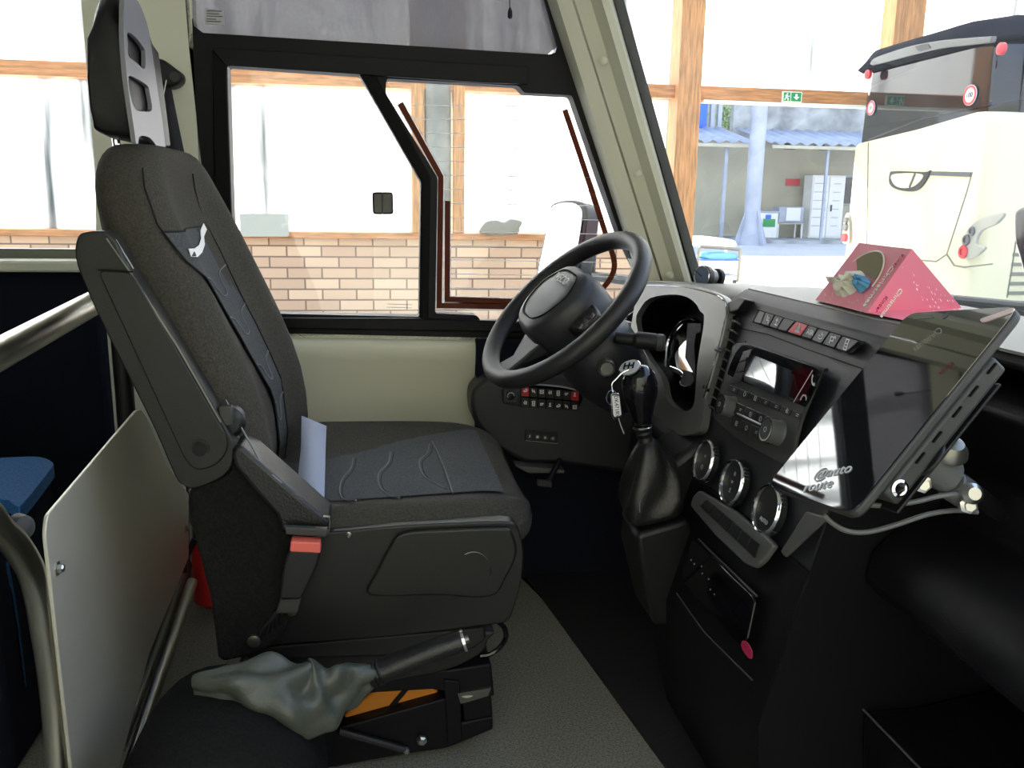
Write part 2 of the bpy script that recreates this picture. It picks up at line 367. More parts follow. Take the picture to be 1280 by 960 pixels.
G().box((12.4, 30.6, 3.06), (2.9, .08, .12)).make('gutter', 'ywall', t)
p = Y((904, 250), 30.9); G().box((p.x, 30.9, 1.4), (.12, .12, 3.4)).make('pole', 'galv', t)
b = Y((938, 298), 29); tp = Y((937, 80), 29)
g = G().lathe([(.52, 0), (.30, .9), (.27, 1.2), (.27, 6)], (b.x, 29, -.4), (0, 0, 1), 20)
for k in range(4):
    a = k*math.pi/2+.3; d = V((math.cos(a), math.sin(a), 0)); q = V((b.x, 29, -.4)); g.prism([q, q+d*.75, q+d*.28+EZ*1.2, q+EZ*1.2], d.cross(EZ)*.03)
tag(g.make('steel_column', 'galv'), 'galvanised blue grey steel column with flared base in the yard', 'column')
tag(G().box((Y((876, 146), 34.2).x, 34.2, 4.25), (.47, .2, 1.5)).make('door_panel', 'blueobj', bevel=.02), 'upright blue panel above the short canopy', 'panel')
for q, nm in (((890, 146), 'white upright window mullion left of the yard shrub'), ((899, 146), 'white upright window mullion right beside the yard shrub')):
    tag(G().box((Y(q, 34.2).x, 34.2, 4.25), (.16, .2, 1.5)).make('mullion', 'galv'), nm, 'post')
g = G(); c = Y((911, 146), 36.5)
for i in range(220):
    a = V([random.gauss(0, .42) for _ in range(3)]); a.y *= .5; q = c+a; u = V([random.uniform(-1, 1) for _ in range(3)]).normalized(); w = u.orthogonal().normalized()
    g.add([q, q+u*.14+w*.05, q+u*.26, q+u*.14-w*.05], [(0, 1, 2, 3)])
g.tube([V((c.x, c.y, -.4)), c-EZ*.5, c], [.04, .03, .02], 6)
tag(g.make('shrub', 'plant', smooth=0), 'leafy green shrub seen above the short canopy', 'shrub')
# locker cabinet
t = thing('locker', 'tall white steel locker with two doors standing under the canopy', 'locker', Y((1030, 292), 33.2))
a = Y((1011, 219), 33.2); bb = Y((1052, 220), 33.2); zb = -.29
G().box(((a.x+bb.x)/2, 33.2, (a.z+zb)/2), (bb.x-a.x, .7, a.z-zb)).make('cabinet', 'locker', t, bevel=.02)
for s_ in (-1, 1):
    xc = (a.x+bb.x)/2+s_*(bb.x-a.x)*.245
    d = G().box((xc, 32.83, (a.z+zb)/2), ((bb.x-a.x)*.46, .03, a.z-zb-.12)).make('door', 'locker', t, bevel=.01)
    G().box((xc-s_*.5, 32.79, .9), (.05, .05, .25)).make('handle', 'plastic2', d)
    for k in range(6): G().box((xc, 32.81, .2+k*.33), (.55 if s_ < 0 else .3, .01, .03)).make('vent_slot', 'galv', d)
# white bin with green label
p = Y((955, 283), 32.6)
t = thing('white_bin', 'white box shaped bin with a green label beside the galvanised column', 'bin', (p.x, 32.6, -.29))
G().box((p.x, 32.6, .20), (.85, .6, .98)).make('body', 'locker', t, bevel=.03)
G().box((p.x, 32.6, .72), (.9, .64, .08)).make('lid', 'galv', t, bevel=.02)
G().box((p.x+.05, 32.28, .3), (.5, .02, .3)).make('label', 'green', t); G().box((p.x, 32.28, .53), (.22, .02, .16)).make('label', 'blueobj', t)
p = Y((984, 275), 32.8)
t = thing('work_table', 'grey boxy machine on a legged work table between bin and locker', 'machine', (p.x, 32.8, -.29))
G().box((p.x, 32.8, .62), (1.05, .6, .62)).make('housing', 'galv', t, bevel=.03)
G().box((p.x+.08, 32.48, .64), (.6, .02, .5)).make('front_panel', 'locker', t, bevel=.01)
G().box((p.x, 32.8, .28), (1.12, .64, .05)).make('table_top', 'ywall', t)
for sx in (-1, 1):
    for sy in (-1, 1): G().box((p.x+sx*.5, 32.8+sy*.28, -.01), (.05, .05, .56)).make('leg', 'locker', t)
tag(G().box(Y((991, 228), YW-.03), (.62, .02, .27)).make('notice', 'lampred', bevel=.005), 'small red notice on the pale yard wall', 'notice')
t = thing('yard_window', 'small dark yard window beside the locker', 'window', Y((1058, 238), YW-.02))
G().box(Y((1059, 238), YW-.02), (.55, .06, 1.2)).make('frame', 'galv', t, bevel=.01); G().box(Y((1059, 238), YW-.06), (.42, .04, 1.05)).make('pane', 'cglass', t)
for q, nm in (((987, 184), 'small dark floodlight under the canopy above the red notice'), ((1030, 185), 'small dark floodlight under the canopy above the locker')):
    p = Y(q, 33.6); t = thing('floodlight', nm, 'lamp', p); G().box(p, (.45, .25, .16)).make('housing', 'plastic2', t, bevel=.03); G().box(p+V((0, .2, .12)), (.08, .3, .08)).make('bracket', 'plastic2', t)
# trolley with folded cloths
t = thing('trolley', 'white tubular trolley standing outside the windscreen, left of the open gate', 'trolley', Y((900, 330), 14))
def ty(p): return Y(p, 14)
G().tube(smooth_path([ty((872, 340)), ty((874, 312)), ty((884, 309)), ty((920, 312)), ty((925, 317)), ty((922, 352))], 5), .025, 8).make('front_frame', 'dull', t)
G().tube(smooth_path([ty((872, 340))+EY*.6, ty((874, 312))+EY*.6, ty((884, 309))+EY*.6, ty((920, 312))+EY*.6, ty((925, 317))+EY*.6, ty((922, 352))+EY*.6], 5), .02, 8).make('rear_frame', 'locker', t)
a = ty((875, 325)); b = ty((924, 326)); G().box(((a.x+b.x)/2, 14.3, a.z), (b.x-a.x, .62, .03)).make('shelf', 'blueobj', t)
a = ty((875, 345)); b = ty((922, 347)); G().box(((a.x+b.x)/2, 14.3, a.z), (b.x-a.x, .62, .03)).make('shelf', 'galv', t)
for q in ((877, 352), (918, 354)):
    for dy in (0, .6): G().lathe([(.06, -.015), (.06, .015)], ty(q)+EY*dy, (1, 0, 0), 12).make('wheel', 'plastic2', t)
def cloth(nm, lb, y_, pts, m):
    g = G().prism(smooth_path(W(pts, y_), 4, True), (0, .5, 0)); tag(g.make(nm, m, bevel=.02), lb, 'cloth')
cloth('folded_cloth', 'white folded cloth piled on top of the trolley', 14.05, [(875, 307), (874, 299), (884, 296), (912, 299), (920, 303), (917, 309)], 'wcloth')
cloth('folded_cloth', 'light blue folded cloth lying on the trolley shelf', 14.05, [(886, 324), (887, 318), (905, 316), (921, 318), (921, 324)], 'towel')
tag(G().box(Z((922, 362), -.33), (.9, .15, .14)).make('kerb_marker', 'lampred', bevel=.02), 'low red floor marker lying on the bright ground beyond the dashboard', 'marker')

# coach
t = thing('coach', 'cream coach with dark glazed rear seen through the windscreen', 'coach', (8.5, 8, -.4))
XR = 5.2
def cx(p, x=XR): return X(p, x)
# body cross sections along x; y from 6.95 (near side) to 9.05
def csec(x, ins, ztop, zbot, roof=.28):
    y0c, y1c = 6.93+ins, 9.1-ins
    return rnd([(x, y0c, zbot), (x, y0c, ztop+.16), (x, y0c+.9, ztop+.07), (x, y1c, ztop), (x, y1c, zbot)], .07, 6)
secs = [csec(5.2, .10, 1.62, -.15, .12), csec(5.23, .04, 1.62, -.17, .12), csec(5.35, 0, 1.62, -.2, .1), csec(14, 0, 1.62, -.2, .1)]
G().loft(secs).make('lower_body', 'coach', t, smooth=50)
def usec(x, ins, zt):
    return rnd([(x, 6.96+ins, 1.50), (x, 7.0+ins, zt-.1), (x, 7.3, zt), (x, 8.75, zt), (x, 9.03-ins, zt-.1), (x, 9.07-ins, 1.50)], .16, 5)
G().loft([usec(5.26, .06, 2.42), usec(5.34, 0, 2.47), usec(14, 0, 2.47)]).make('glazed_band', 'cglass', t, smooth=50)
def rsec(x, z0_, z1_, ins): return rnd([(x, 6.95+ins, z0_), (x, 7.2+ins, z1_), (x, 8.85-ins, z1_), (x, 9.07-ins, z0_)], .1, 5)
G().loft([rsec(5.12, 2.36, 2.44, .05), rsec(5.2, 2.34, 2.55, 0), rsec(5.6, 2.4, 2.62, 0), rsec(14, 2.4, 2.62, 0)]).make('roof', 'navy', t, smooth=50)
G().prism(smooth_path([cx(p, 5.11) for p in [(1087, 80), (1092, 73), (1110, 66), (1140, 57), (1180, 50), (1240, 45)]], 4)+smooth_path([cx(p, 5.11) for p in [(1238, 53), (1180, 60), (1140, 69), (1110, 77), (1090, 82)]], 4), (.05, 0, 0)).make('rear_spoiler', 'coachg', t, bevel=.01)
# rear window, cream band, camera
rw = [(1092, 84), (1150, 66), (1243, 55), (1236, 133), (1150, 148), (1080, 176)]
G().prism(rnd([cx(p, 5.235) for p in rw], .05), (.03, 0, 0)).make('rear_window', 'cglass', t)
G().prism(rnd([cx(p, 5.10) for p in [(1143, 58), (1158, 54), (1163, 60), (1148, 64)]], .02), (.03, 0, 0)).make('camera_pod', 'plastic2', t)
g = G()
for a in [[(1085, 178), (1083, 300), (1083, 330)], [(1215, 215), (1208, 240), (1183, 318), (1170, 327), (1110, 322)], [(1170, 215), (1213, 216)]]:
    g.ribbon([cx(p, 5.195) for p in a], .012, (1, 0, 0), .01)
g.make('panel_gap', 'cline', t)
h = G().prism(smooth_path([cx(p, 5.18) for p in [(1112, 217), (1118, 214), (1155, 215), (1162, 214), (1152, 232), (1140, 239), (1122, 237), (1112, 230)]], 5, True), (.03, 0, 0)).make('hatch_handle', 'plastic2', t)
G().prism(smooth_path([cx(p, 5.17) for p in [(1116, 218), (1152, 218), (1143, 232), (1128, 235), (1117, 230)]], 5, True), (.02, 0, 0)).make('recess', 'coach', h)
G().ribbon([cx((1143, 217), 5.16), cx((1136, 234), 5.16)], .02, (1, 0, 0), .01).make('grip', 'coachg', h)
G().prism([cx(p, 5.19) for p in [(1162, 214), (1213, 216), (1212, 221), (1160, 219)]], (.02, 0, 0)).make('trim_strip', 'coachg', t)
lp = G().prism(smooth_path([cx(p, 5.175) for p in [(1200, 318), (1203, 300), (1211, 284), (1228, 272), (1254, 266), (1246, 279), (1226, 289), (1220, 305), (1231, 309), (1220, 320), (1206, 324)]], 4, True), (.03, 0, 0)).make('tail_lamp', 'lamp', t, bevel=.01)
for p, r_, m_ in (((1204, 315), .062, 'lampred'), ((1208, 300), .05, 'coachg'), ((1215, 289), .042, 'coachg')):
    G().lathe([(r_, 0), (r_*.9, .012), (r_*.5, .014), (r_*.5, .004)], cx(p, 5.172), (-1, 0, 0), 20).make('lens', m_, lp)
lp = G().prism(smooth_path([cx(p, 5.18) for p in [(1055, 272), (1061, 268), (1062, 300), (1057, 305), (1052, 300)]], 4, True), (.1, 0, 0)).make('tail_lamp', 'lamp', t, bevel=.01)
for p, r_, m_ in (((1057, 297), .05, 'lampred'), ((1058, 284), .045, 'coachg'), ((1059, 275), .035, 'coachg')):
    G().lathe([(r_, 0), (r_*.9, .03), (r_*.4, .03)], cx(p, 5.14), (-1, 0, 0), 20).make('lens', m_, lp)
for p in ((1254, 61), (1087, 93)): G().lathe([(.05, 0), (.05, .03), (.02, .05)], cx(p, 5.16), (-1, 0, 0), 16).make('marker_lamp', 'lampred', t)
for p, s_ in (((1213, 119), .088), ((1089, 135), .075)):
    o = cx(p, 5.225); k = G().lathe([(s_, 0), (s_, .006)], o, (-1, 0, 0), 32).make('speed_sticker', 'white', t)
    G().lathe([(s_*.72, .006), (s_*.72, .009), (s_*.95, .009), (s_*.95, .006), (s_*.72, .006)], o, (-1, 0, 0), 32, cap=False).make('red_ring', 'lampred', k)
    text('number', '100', s_*.68, o+V((-.012, 0, 0)), (0, -1, 0), (0, 0, 1), 'plastic', k)
G().ribbon([cx(p, 5.192) for p in [(1183, 318), (1192, 332), (1205, 334), (1240, 330)]], .012, (1, 0, 0), .01).make('panel_gap', 'cline', t); G().ribbon([Y(p, 6.925) for p in [(1272, 290), (1266, 330), (1259, 372)]], .012, (0, 1, 0), .01).make('panel_gap', 'cline', t)
for k in range(8): G().box((5.82, 6.925, .56-k*.085), (.45, .02, .03)).make('louvre', 'cline', t)
g = G(); g.box((9.5, 6.97, 2.0), (8, .02, .66)); g.make('side_window', 'cglass', t, bevel=.02)
for xw in (6.6, 12.2): G().lathe([(.46, -.02), (.46, .26), (.28, .28), (.25, .1)], (xw, 7.15, .06), (0, -1, 0), 32).make('wheel', 'plastic', t)
# ================================================================== BUS SHELL
WY = 2.1
struct(G().box((-.55, .95, -.03), (3.6, 2.5, .06)).make('floor', 'floor'))
# dark rubber mat in the footwell
tag(G().prism([Z(p, .0) for p in [(640, 700), (672, 742), (830, 960), (865, 1010)]]+[V((.62, 1.0, 0)), V((.68, 2.05, 0)), V((.36, 2.08, 0))], (0, 0, .008)).make('rubber_mat', 'mat_', bevel=.003), 'black rubber mat on the floor of the driver footwell', 'mat')
struct(G().box((-.6, .95, 1.93), (3.3, 2.5, .04)).make('ceiling', 'cream2'))
struct(G().box((-2.35, .95, .95), (.05, 2.5, 2.0)).make('wall_back', 'navy'))
# right wall, with the doorway the picture is taken through
g = G(); g.box((-1.45, -.12, .95), (1.8, .05, 2.0)); g.box((.95, -.12, .2), (.5, .05, 1.2)); g.box((0, -.12, 1.85), (2.6, .05, .2)); struct(g.make('wall_right', 'cream2'))
struct(G().box((0, -2.6, 1.4), (14, .1, 3.6)).make('light_blocker_wall', 'pipe'))  # unseen wall added facing the doorway, to cut the light entering the cab
# left wall: panels around the windows
g = G()
# below rear window, b pillar, below driver's window
bp = W([(104, -60), (105, 0), (121, 180), (128, 300), (140, 330)], WY); bq = W([(228, -60), (234, 0), (240, 180), (262, 330), (275, 424)], WY)
zl = .66
poly = [V((-2.3, WY, 0)), V((-2.3, WY, .80)), V((-.62, WY, .805))]+[V((-.607, WY, 1.0)), V((-.607, WY, 1.9)), V((-.375, WY, 1.9)), V((-.385, WY, 1.05))]+[V((-.37, WY, .64)), V((.9, WY, .60)), V((.9, WY, 0))]
g.prism(poly, (0, .06, 0)); struct(g.make('wall_left', 'cream'))
ta = W([(226, -62), (676, -62)], WY)
struct(G().prism([V((-.41, WY, ta[0].z-.01)), V((ta[1].x+.10, WY, ta[0].z-.01)), V((.45, WY, 1.91)), V((-.41, WY, 1.91))], (0, .06, 0)).make('trim_9', 'cream'))
# rounded cream ledge below the driver's window
lz = [Y((300, 420), WY), Y((860, 429), WY)]
g = G(); A = []
for q in (lz[0]+V((-.05, 0, 0)), lz[1]):
    A.append([q+V((0, dy, dz)) for dy, dz in ((.03, 0), (-.008, 0), (-.018, -.006), (-.022, -.02), (-.018, -.05), (-.002, -.09), (.0, -.3), (.03, -.3))])
g.loft(A); struct(g.make('trim_2', 'cream', smooth=60))
# dark trim and cream ledge under the rear side window
struct(G().box((-1.47, WY-.015, .42), (1.72, .05, .74)).make('trim_3', 'navy', bevel=.01))
struct(G().box((-1.47, WY-.03, .797), (1.72, .09, .025)).make('trim_4', 'cream', bevel=.006))
g = G(); g.box((.62, WY-.03, .31), (.75, .04, .62)); struct(g.make('trim_5', 'navy'))
# rear passenger window
t = sroot('window_3', (-1.4, WY, .8)); w = G().box((-1.45, WY+.03, 1.35), (1.68, .006, 1.08)).make('pane', 'window', t)
G().box((-1.45, WY+.03, .815), (1.68, .03, .03)).make('frame', 'dull', t)
# ---- driver's window, black frame with the upper blind, sliding pane, heated pane
t = sroot('window_1', (0.1, WY, .66))
outer = W([(226, -70), (236, 60), (262, 300), (272, 424), (640, 425), (900, 436), (812, 330), (668, -80)], WY)
h1 = W([(232, -62), (237, 10), (242, 32), (254, 41), (480, 55), (685, 68), (694, 66), (697, 58), (662, -72)], WY)
h2 = rnd(W([(284, 82), (449, 93), (526, 227), (524, 396), (294, 391)], WY), .006)
h3 = rnd(W([(483, 98), (648, 107), (655, 116), (715, 119), (773, 288), (802, 350), (818, 404), (602, 402), (596, 394), (544, 392), (547, 222), (482, 116)], WY), .008)
G().holed(outer, [h1, h2, h3], (0, .05, 0)).make('frame', 'black', t, bevel=.002)
G().prism(rnd(W([(266, 61), (659, 85), (659, 106), (600, 104), (448, 94), (284, 83), (279, 92), (296, 396), (560, 404), (560, 409), (284, 402)], WY-.001)[0:6], .004), (0, -.016, 0)).make('slide_rail', 'black', t, bevel=.003)
G().prism(W([(266, 62), (284, 82), (294, 392), (283, 400), (270, 300)], WY), (0, -.012, 0)).make('slide_frame', 'frit', t, bevel=.003)
G().prism(W([(283, 396), (524, 397), (820, 406), (822, 417), (290, 409)], WY), (0, -.02, 0)).make('lower_rail', 'black', t, bevel=.004)
G().prism(W([(449, 93), (470, 96), (538, 222), (535, 398), (524, 396), (526, 227)], WY), (0, -.014, 0)).make('sliding_stile', 'frit', t, bevel=.003)
G().prism([p for p in W([(284, 82), (449, 93), (526, 227), (524, 396), (294, 391)], WY+.02)], (0, .004, 0)).make('sliding_pane', 'window', t)
G().prism([p for p in W([(483, 98), (648, 107), (655, 116), (715, 119), (773, 288), (818, 404), (602, 402), (544, 392), (547, 222)], WY+.03)], (0, .004, 0)).make('heated_pane', 'window', t)
G().prism([p for p in W([(467, 296), (528, 300), (528, 396), (467, 396)], WY+.03)], (0, .004, 0)).make('rear_pane_edge', 'window', t)
b = G().prism(W([(232, -62), (237, 10), (242, 32), (254, 41), (685, 68), (697, 58), (662, -72)], WY+.012), (0, .002, 0)).make('blind', 'blind', t)
k = G().prism(rnd(W([(255, 11), (280, 12), (280, 31), (256, 30)], WY+.008), .002), (0, .002, 0)).make('blind_label', 'wire', t)
g = G()
for i, (ya, xe) in enumerate(((13.5, 277), (17, 274), (20, 278), (23.5, 270), (26.5, 276))): g.ribbon(W([(258, ya), (xe, ya+.6)], WY+.006), .0016, (0, 1, 0), .0005)
g.make('fine_print', 'plastic2', k)
c = G().tube(W([(638, -30), (637, 0), (637.5, 12)], WY-.004), .0012, 6).make('blind_cord', 'black', t)
G().lathe([(.002, .008), (.005, 0), (.0055, -.012), (.003, -.016)], Y((637.5, 14), WY-.004), (0, 0, 1), 12).make('cord_knob', 'black', c)
# window catch
k = G().prism(rnd(W([(465, 240), (491, 240), (492, 268), (466, 268)], WY-.004), .008), (0, -.014, 0)).make('catch', 'gloss', t, bevel=.004)
G().box(Y((478, 254), WY-.02), (.004, .012, .05)).make('grip', 'plastic2', k)
# heating wires and copper strips printed on the pane
yy = WY+.028; g = G()
def xl(y): return 500+ (y-130)*.58+6 if y < 221 else (556 if y < 250 else 563)
def xr(y): return 709+(y-137)*.385-2
for i in range(15):
    ya = 131+i*17.6
    if ya > 372: break
    g.ribbon(W([(xl(ya), ya), (min(xr(ya), 772), ya+2.5+(i*.1))], yy), .0018, (0, 1, 0), .0006)
g.make('heating_wires', 'wire', t)
def strip(pts, w_, edge=True):
    if edge: G().ribbon(W(pts, yy+.0012), w_+.005, (0, 1, 0), .0005).make('strip_edging', 'wire', t)
    G().ribbon(W(pts, yy), w_, (0, 1, 0), .0006).make('copper_strip', 'brown', t)
strip([(500, 129), (551, 221), (549, 382), (652, 384)], .013)
strip([(559.5, 251), (559, 374), (652, 377)], .013)
strip(smooth_path([V((706, 137, 0)), V((731, 212, 0)), V((757, 292, 0)), V((768, 328, 0)), V((763, 348, 0)), V((751, 363, 0))], 4), .014, False)
g = G(); g.ribbon(W([(484, 380), (515, 381)], WY+.018), .001, (0, 1, 0)); g.ribbon(W([(484, 384), (515, 385)], WY+.018), .001, (0, 1, 0)); g.make('glass_mark', 'plastic2', t)
# ---- front pillar trim, folded from facets
t = sroot('trim_6', Y((830, 350), 1.95))
def edge(px_top, px_bot, y_): 
    a = Y((px_bot, 352), y_); b = Y((px_top, 0), y_); d = b-a; return [a-d*.06, a, b, b+d*.75]
cols = [(686, 801, 2.085), (696, 806, 2.04), (715, 826, 2.03), (718, 829, 2.03), (738, 845, 2.02), (752, 856, 1.985), (762, 862, 1.985), (770, 867, 2.02)]
ed = [edge(*c) for c in cols]
def strip_(i0, i1, nm, m_):
    g = G(); secs_ = []
    for k in range(4):
        fr = [ed[i][k] for i in range(i0, i1+1)]; secs_.append(fr+[fr[-1]+V((.0, .05, 0)), fr[0]+V((0, .05, 0))])
    g.loft(secs_); return g.make(nm, m_, t, smooth=25)
strip_(0, 2, 'rear_cover', 'cream'); strip_(3, 7, 'front_cover', 'cream')
for p in ((754, 76), (797, 217), (837, 344)):
    G().lathe([(.009, 0), (.009, .003), (.005, .006), (0, .0065)], Y(p, 2.0), (-.2, -1, 0), 16).make('cover_cap', 'cream', t)
# ---- windscreen: curved glass from the dash up to the roof
t = sroot('window_2', (.9, 1, .8))
def wx(y_): return 1.10-.31*max(0, (y_-.85)/1.1)**2 - .10*max(0, (.85-y_))**2
rows = []
for k in range(0, 9):
    z = .76+k*.14; r_ = []
    for j in range(0, 25):
        y_ = -.12+j*2.15/24; r_.append(V((wx(y_)-(z-.78)*.36, y_, z)))
    rows.append(r_)
g = G(); vs = [p for r_ in rows for p in r_]; g.add(vs, [(i*25+j, i*25+j+1, (i+1)*25+j+1, (i+1)*25+j) for i in range(8) for j in range(24)])
g.make('pane', 'windshield', t, smooth=180)
a0 = W([(767, 0), (866, 352)], 2.0); d = a0[0]-a0[1]
g = G(); q0, q1 = a0[1]-d*.1, a0[0]+d*.8
g.loft([[q0, q0+V((.024, -.004, 0)), q0+V((.024, .03, 0)), q0+V((0, .03, 0))], [q1, q1+V((.022, -.004, 0)), q1+V((.022, .03, 0)), q1+V((0, .03, 0))]]); g.make('black_seal', 'frit', t)
# outside mirror on the driver's side
c = Y((708, 306), 2.42)
t = thing('outside_mirror', 'tall white outside mirror seen through the heated side pane', 'mirror', c)
n = V((-.88, -.43, .18)).normalized()
def mp(p): return PL(p, c, n)
mo = [(671, 356), (679, 300), (686, 262), (695, 252), (716, 250), (729, 255), (733, 270), (726, 318), (716, 365)]
G().prism(smooth_path([mp(p) for p in mo], 4, True), -n*.05).make('housing', 'plastic', t, bevel=.006)
mi = [(675, 354), (683, 300), (689, 266), (697, 256), (715, 254), (726, 259), (729, 272), (722, 318), (712, 363)]
G().prism(smooth_path([mp(p)+n*.002 for p in mi], 4, True), n*.003).make('mirror_glass', 'chrome', t)
G().tube([Y((742, 262), 2.5), Y((741, 310), 2.5), Y((738, 360), 2.5)], .012, 10).make('arm', 'plastic2', t)
G().tube([Y((741, 300), 2.5), Y((715, 300), 2.5)], .010, 8).make('arm_bracket', 'plastic2', t)
G().tube([Y((740, 345), 2.5), Y((800, 352), 2.16)], .014, 8).make('arm_mount', 'plastic2', t)
struct(G().box((1.34, 1.0, .18), (.40, 2.2, 1.10)).make('trim_7', 'plastic2', bevel=.04))
# wiper and front mirror beyond the windscreen at the right
t = thing('wiper', 'black wiper lying at the foot of the windscreen behind the pink box', 'wiper', X((1240, 380), 1.2))
g = G(); a, b = X((1195, 374), 1.22), X((1330, 388), 1.24); g.tube([a, b], .009, 8); g.make('arm', 'plastic2', t)
G().box((a+b)/2-EZ*.012, ((b-a).length, .012, .008), Matrix.Rotation(math.atan2((b-a).y, (b-a).x), 3, 'Z')).make('blade', 'frit', t)
t = thing('front_mirror', 'black front mirror arm hanging at the right edge beyond the windscreen', 'mirror', X((1275, 300), 1.35))
c = X((1290, 300), 1.35)
G().prism(rnd([X(p, 1.35) for p in [(1267, 264), (1276, 258), (1330, 256), (1330, 350), (1281, 352), (1267, 303)]], .012), (.04, 0, 0)).make('housing', 'gloss', t, bevel=.008)
# ================================================================== DRIVER'S SEAT
SC_ = 1.59
seat = thing('driver_seat', 'black and blue grey suspension driver seat with headrest and folded armrest', 'seat', (0, SC_, 0))
def se(a, n): c = math.cos(a); s_ = math.sin(a); return math.copysign(abs(c)**(2/n), c), math.copysign(abs(s_)**(2/n), s_)
def vfar(x): return min(.70, max(.26, .30+(x+.1)/.3*.40))
def crown(x, v):
    t = min(1, max(0, (x+.22)/.46)); a = abs(v)
    if v > 0:
        e_ = vfar(x); b_ = max(0, min(1, (v-e_)/(.82-e_))); up = .040*(b_*b_*(3-2*b_))*(1-.7*t)
    else: up = .022*max(0, min(1, (a-.62)/.2))**1.5*(1-.55*t)
    return .452+.016*t+up - (.035*max(0, (a-.86)/.14)**2)
def csect(x, hw, drop, bot):
    out = []; 
    for k in range(48):
        a = 2*math.pi*k/48; c, s_ = se(a, 5); y_ = SC_+hw*c
        zt = crown(x, c)-drop
        if s_ >= 0: z = bot+.05+(zt-bot-.05)*s_
        else: z = bot+.05+.05*s_
        out.append(V((x, y_, z)))
    return out
st = [(-.24, .27, .02, .385), (-.22, .285, 0, .375), (-.1, .30, 0, .37), (.05, .305, 0, .37), (.15, .30, .0, .37), (.20, .285, .004, .372), (.235, .262, .014, .378), (.256, .235, .03, .386), (.268, .20, .05, .395)]
G().loft([csect(*s_) for s_ in st]).make('seat_cushion', 'fabric', seat, smooth=60, sub=1)
# cushion insert following the crown
def cz(p): return crown(p.x, (p.y-SC_)/.305)
g = G(); nx, ny = 24, 16; vs = []
for i in range(nx+1):
    for j in range(ny+1):
        x = -.215+.43*i/nx
        v = -.66+(vfar(x)+.66)*j/ny; zz = crown(x, v)+.0025-(0 if x < .17 else .5*(x-.17)**1.4*.3)
        if x > .19: zz -= .004*(x-.19)/.025
        vs.append(V((x, SC_+.305*v, zz)))
g.add(vs, [(i*(ny+1)+j, i*(ny+1)+j+1, (i+1)*(ny+1)+j+1, (i+1)*(ny+1)+j) for i in range(nx) for j in range(ny)])
ins = g.make('cushion_insert', 'fabric2', seat, smooth=180)
def onc(pts, dz=.004):
    out = []
    for p in smooth_path([Z(q, .47) for q in pts], 6): out.append(V((p.x, p.y, cz(p)+dz)))
    return out
for q in ([(540, 550), (555, 583), (566, 616)],):
    G().tube(onc(q), .0016, 6).make('seam', 'seam', ins)
for q in ([(441, 567), (438, 580), (426, 595), (426, 614), (445, 628)], [(488, 561), (485, 574), (473, 588), (476, 606), (499, 622)], [(537, 553), (534, 564), (524, 574), (530, 592), (555, 608)]):
    G().tube(onc(q, .003), .0016, 6).make('quilting_ridge', 'seam', ins); G().tube(onc([(a+4, b+1) for a, b in q], .002), .0012, 6).make('quilting_ridge', 'seamdark', ins)
# backrest: horizontal slices
bst = [(.40, -.33, -.17, .22), (.45, -.315, -.15, .25), (.512, -.30, -.142, .275), (.614, -.325, -.150, .29), (.725, -.362, -.190, .29), (.831, -.395, -.238, .28), (.91, -.410, -.272, .27), (.965, -.416, -.295, .255), (1.0, -.414, -.305, .225), (1.022, -.407, -.315, .18), (1.032, -.394, -.33, .13)]
def bfront(z, v):
    return .0
def rec(c):
    if c < 0: return 1-min(1, -c/.80)**3
    k = max(0, min(1, (c-.35)/.65)); return 1-min(1, c/.5)**2-.45*math.sin(math.pi*k)
def bsect(z, xr_, xf_, hw, b=1):
    out = []; cxm = (xr_+xf_)/2; hx = (xf_-xr_)/2
    for k in range(52):
        a = 2*math.pi*k/52; c, s_ = se(a, 3.2); x = cxm+hx*s_; 
        if s_ > 0: x -= .036*b*rec(c)*s_
        out.append(V((x, SC_+hw*c, z)))
    return out
G().loft([bsect(z, a, b, hw, min(1, (1.04-z)/.12)) for z, a, b, hw in bst]).make('backrest', 'fabric', seat, smooth=60, sub=1)
def bat(z):
    for i in range(len(bst)-1):
        if bst[i][0] <= z <= bst[i+1][0]:
            t = (z-bst[i][0])/(bst[i+1][0]-bst[i][0]); return [bst[i][k]*(1-t)+bst[i+1][k]*t for k in (1, 2, 3)]
def bpt(z, v, off=.003):                                  # a point on the front face, v across -1..1
    a, b, hw = bat(z); hx = (b-a)/2; bb = min(1, (1.04-z)/.12)
    c = v; s_ = (max(0, 1-abs(c)**3.2))**(1/3.2)
    return V(((a+b)/2+hx*s_-.036*bb*rec(c)*s_+off, SC_+hw*c, z))
def snapv(p):
    best = None
    for k in range(1200):
        q = Y(p, 1.29+k*.0005)
        if .41 < q.z < 1.03:
            a = bat(q.z); v = (q.y-SC_)/a[2]
            if abs(v) < .97 and q.x <= bpt(q.z, v, 0).x: return q.z, v
    return None
en = [snapv(p) for p in [(215, 281), (240, 322), (272, 374), (300, 420), (325, 462), (343, 500)]]
ef = [snapv(p) for p in [(250, 272), (270, 308), (292, 355), (312, 395), (332, 435), (350, 480)]]
def ve(tab, z, d):
    t_ = sorted([q for q in tab if q]); 
    if not t_: return d
    if z <= t_[0][0]: return t_[0][1]
    for q0, q1 in zip(t_, t_[1:]):
        if z <= q1[0]: return q0[1]+(q1[1]-q0[1])*(z-q0[0])/max(1e-6, q1[0]-q0[0])
    return t_[-1][1]
def vn_(z): return ve(en, z, -.7)-.10
def vf_(z): return ve(ef, z, .1)
g = G(); vs = []; nz, nv = 24, 14
for i in range(nz+1):
    z = .47+.43*i/nz
    for j in range(nv+1): vs.append(bpt(z, vn_(z)+(vf_(z)-vn_(z))*j/nv))
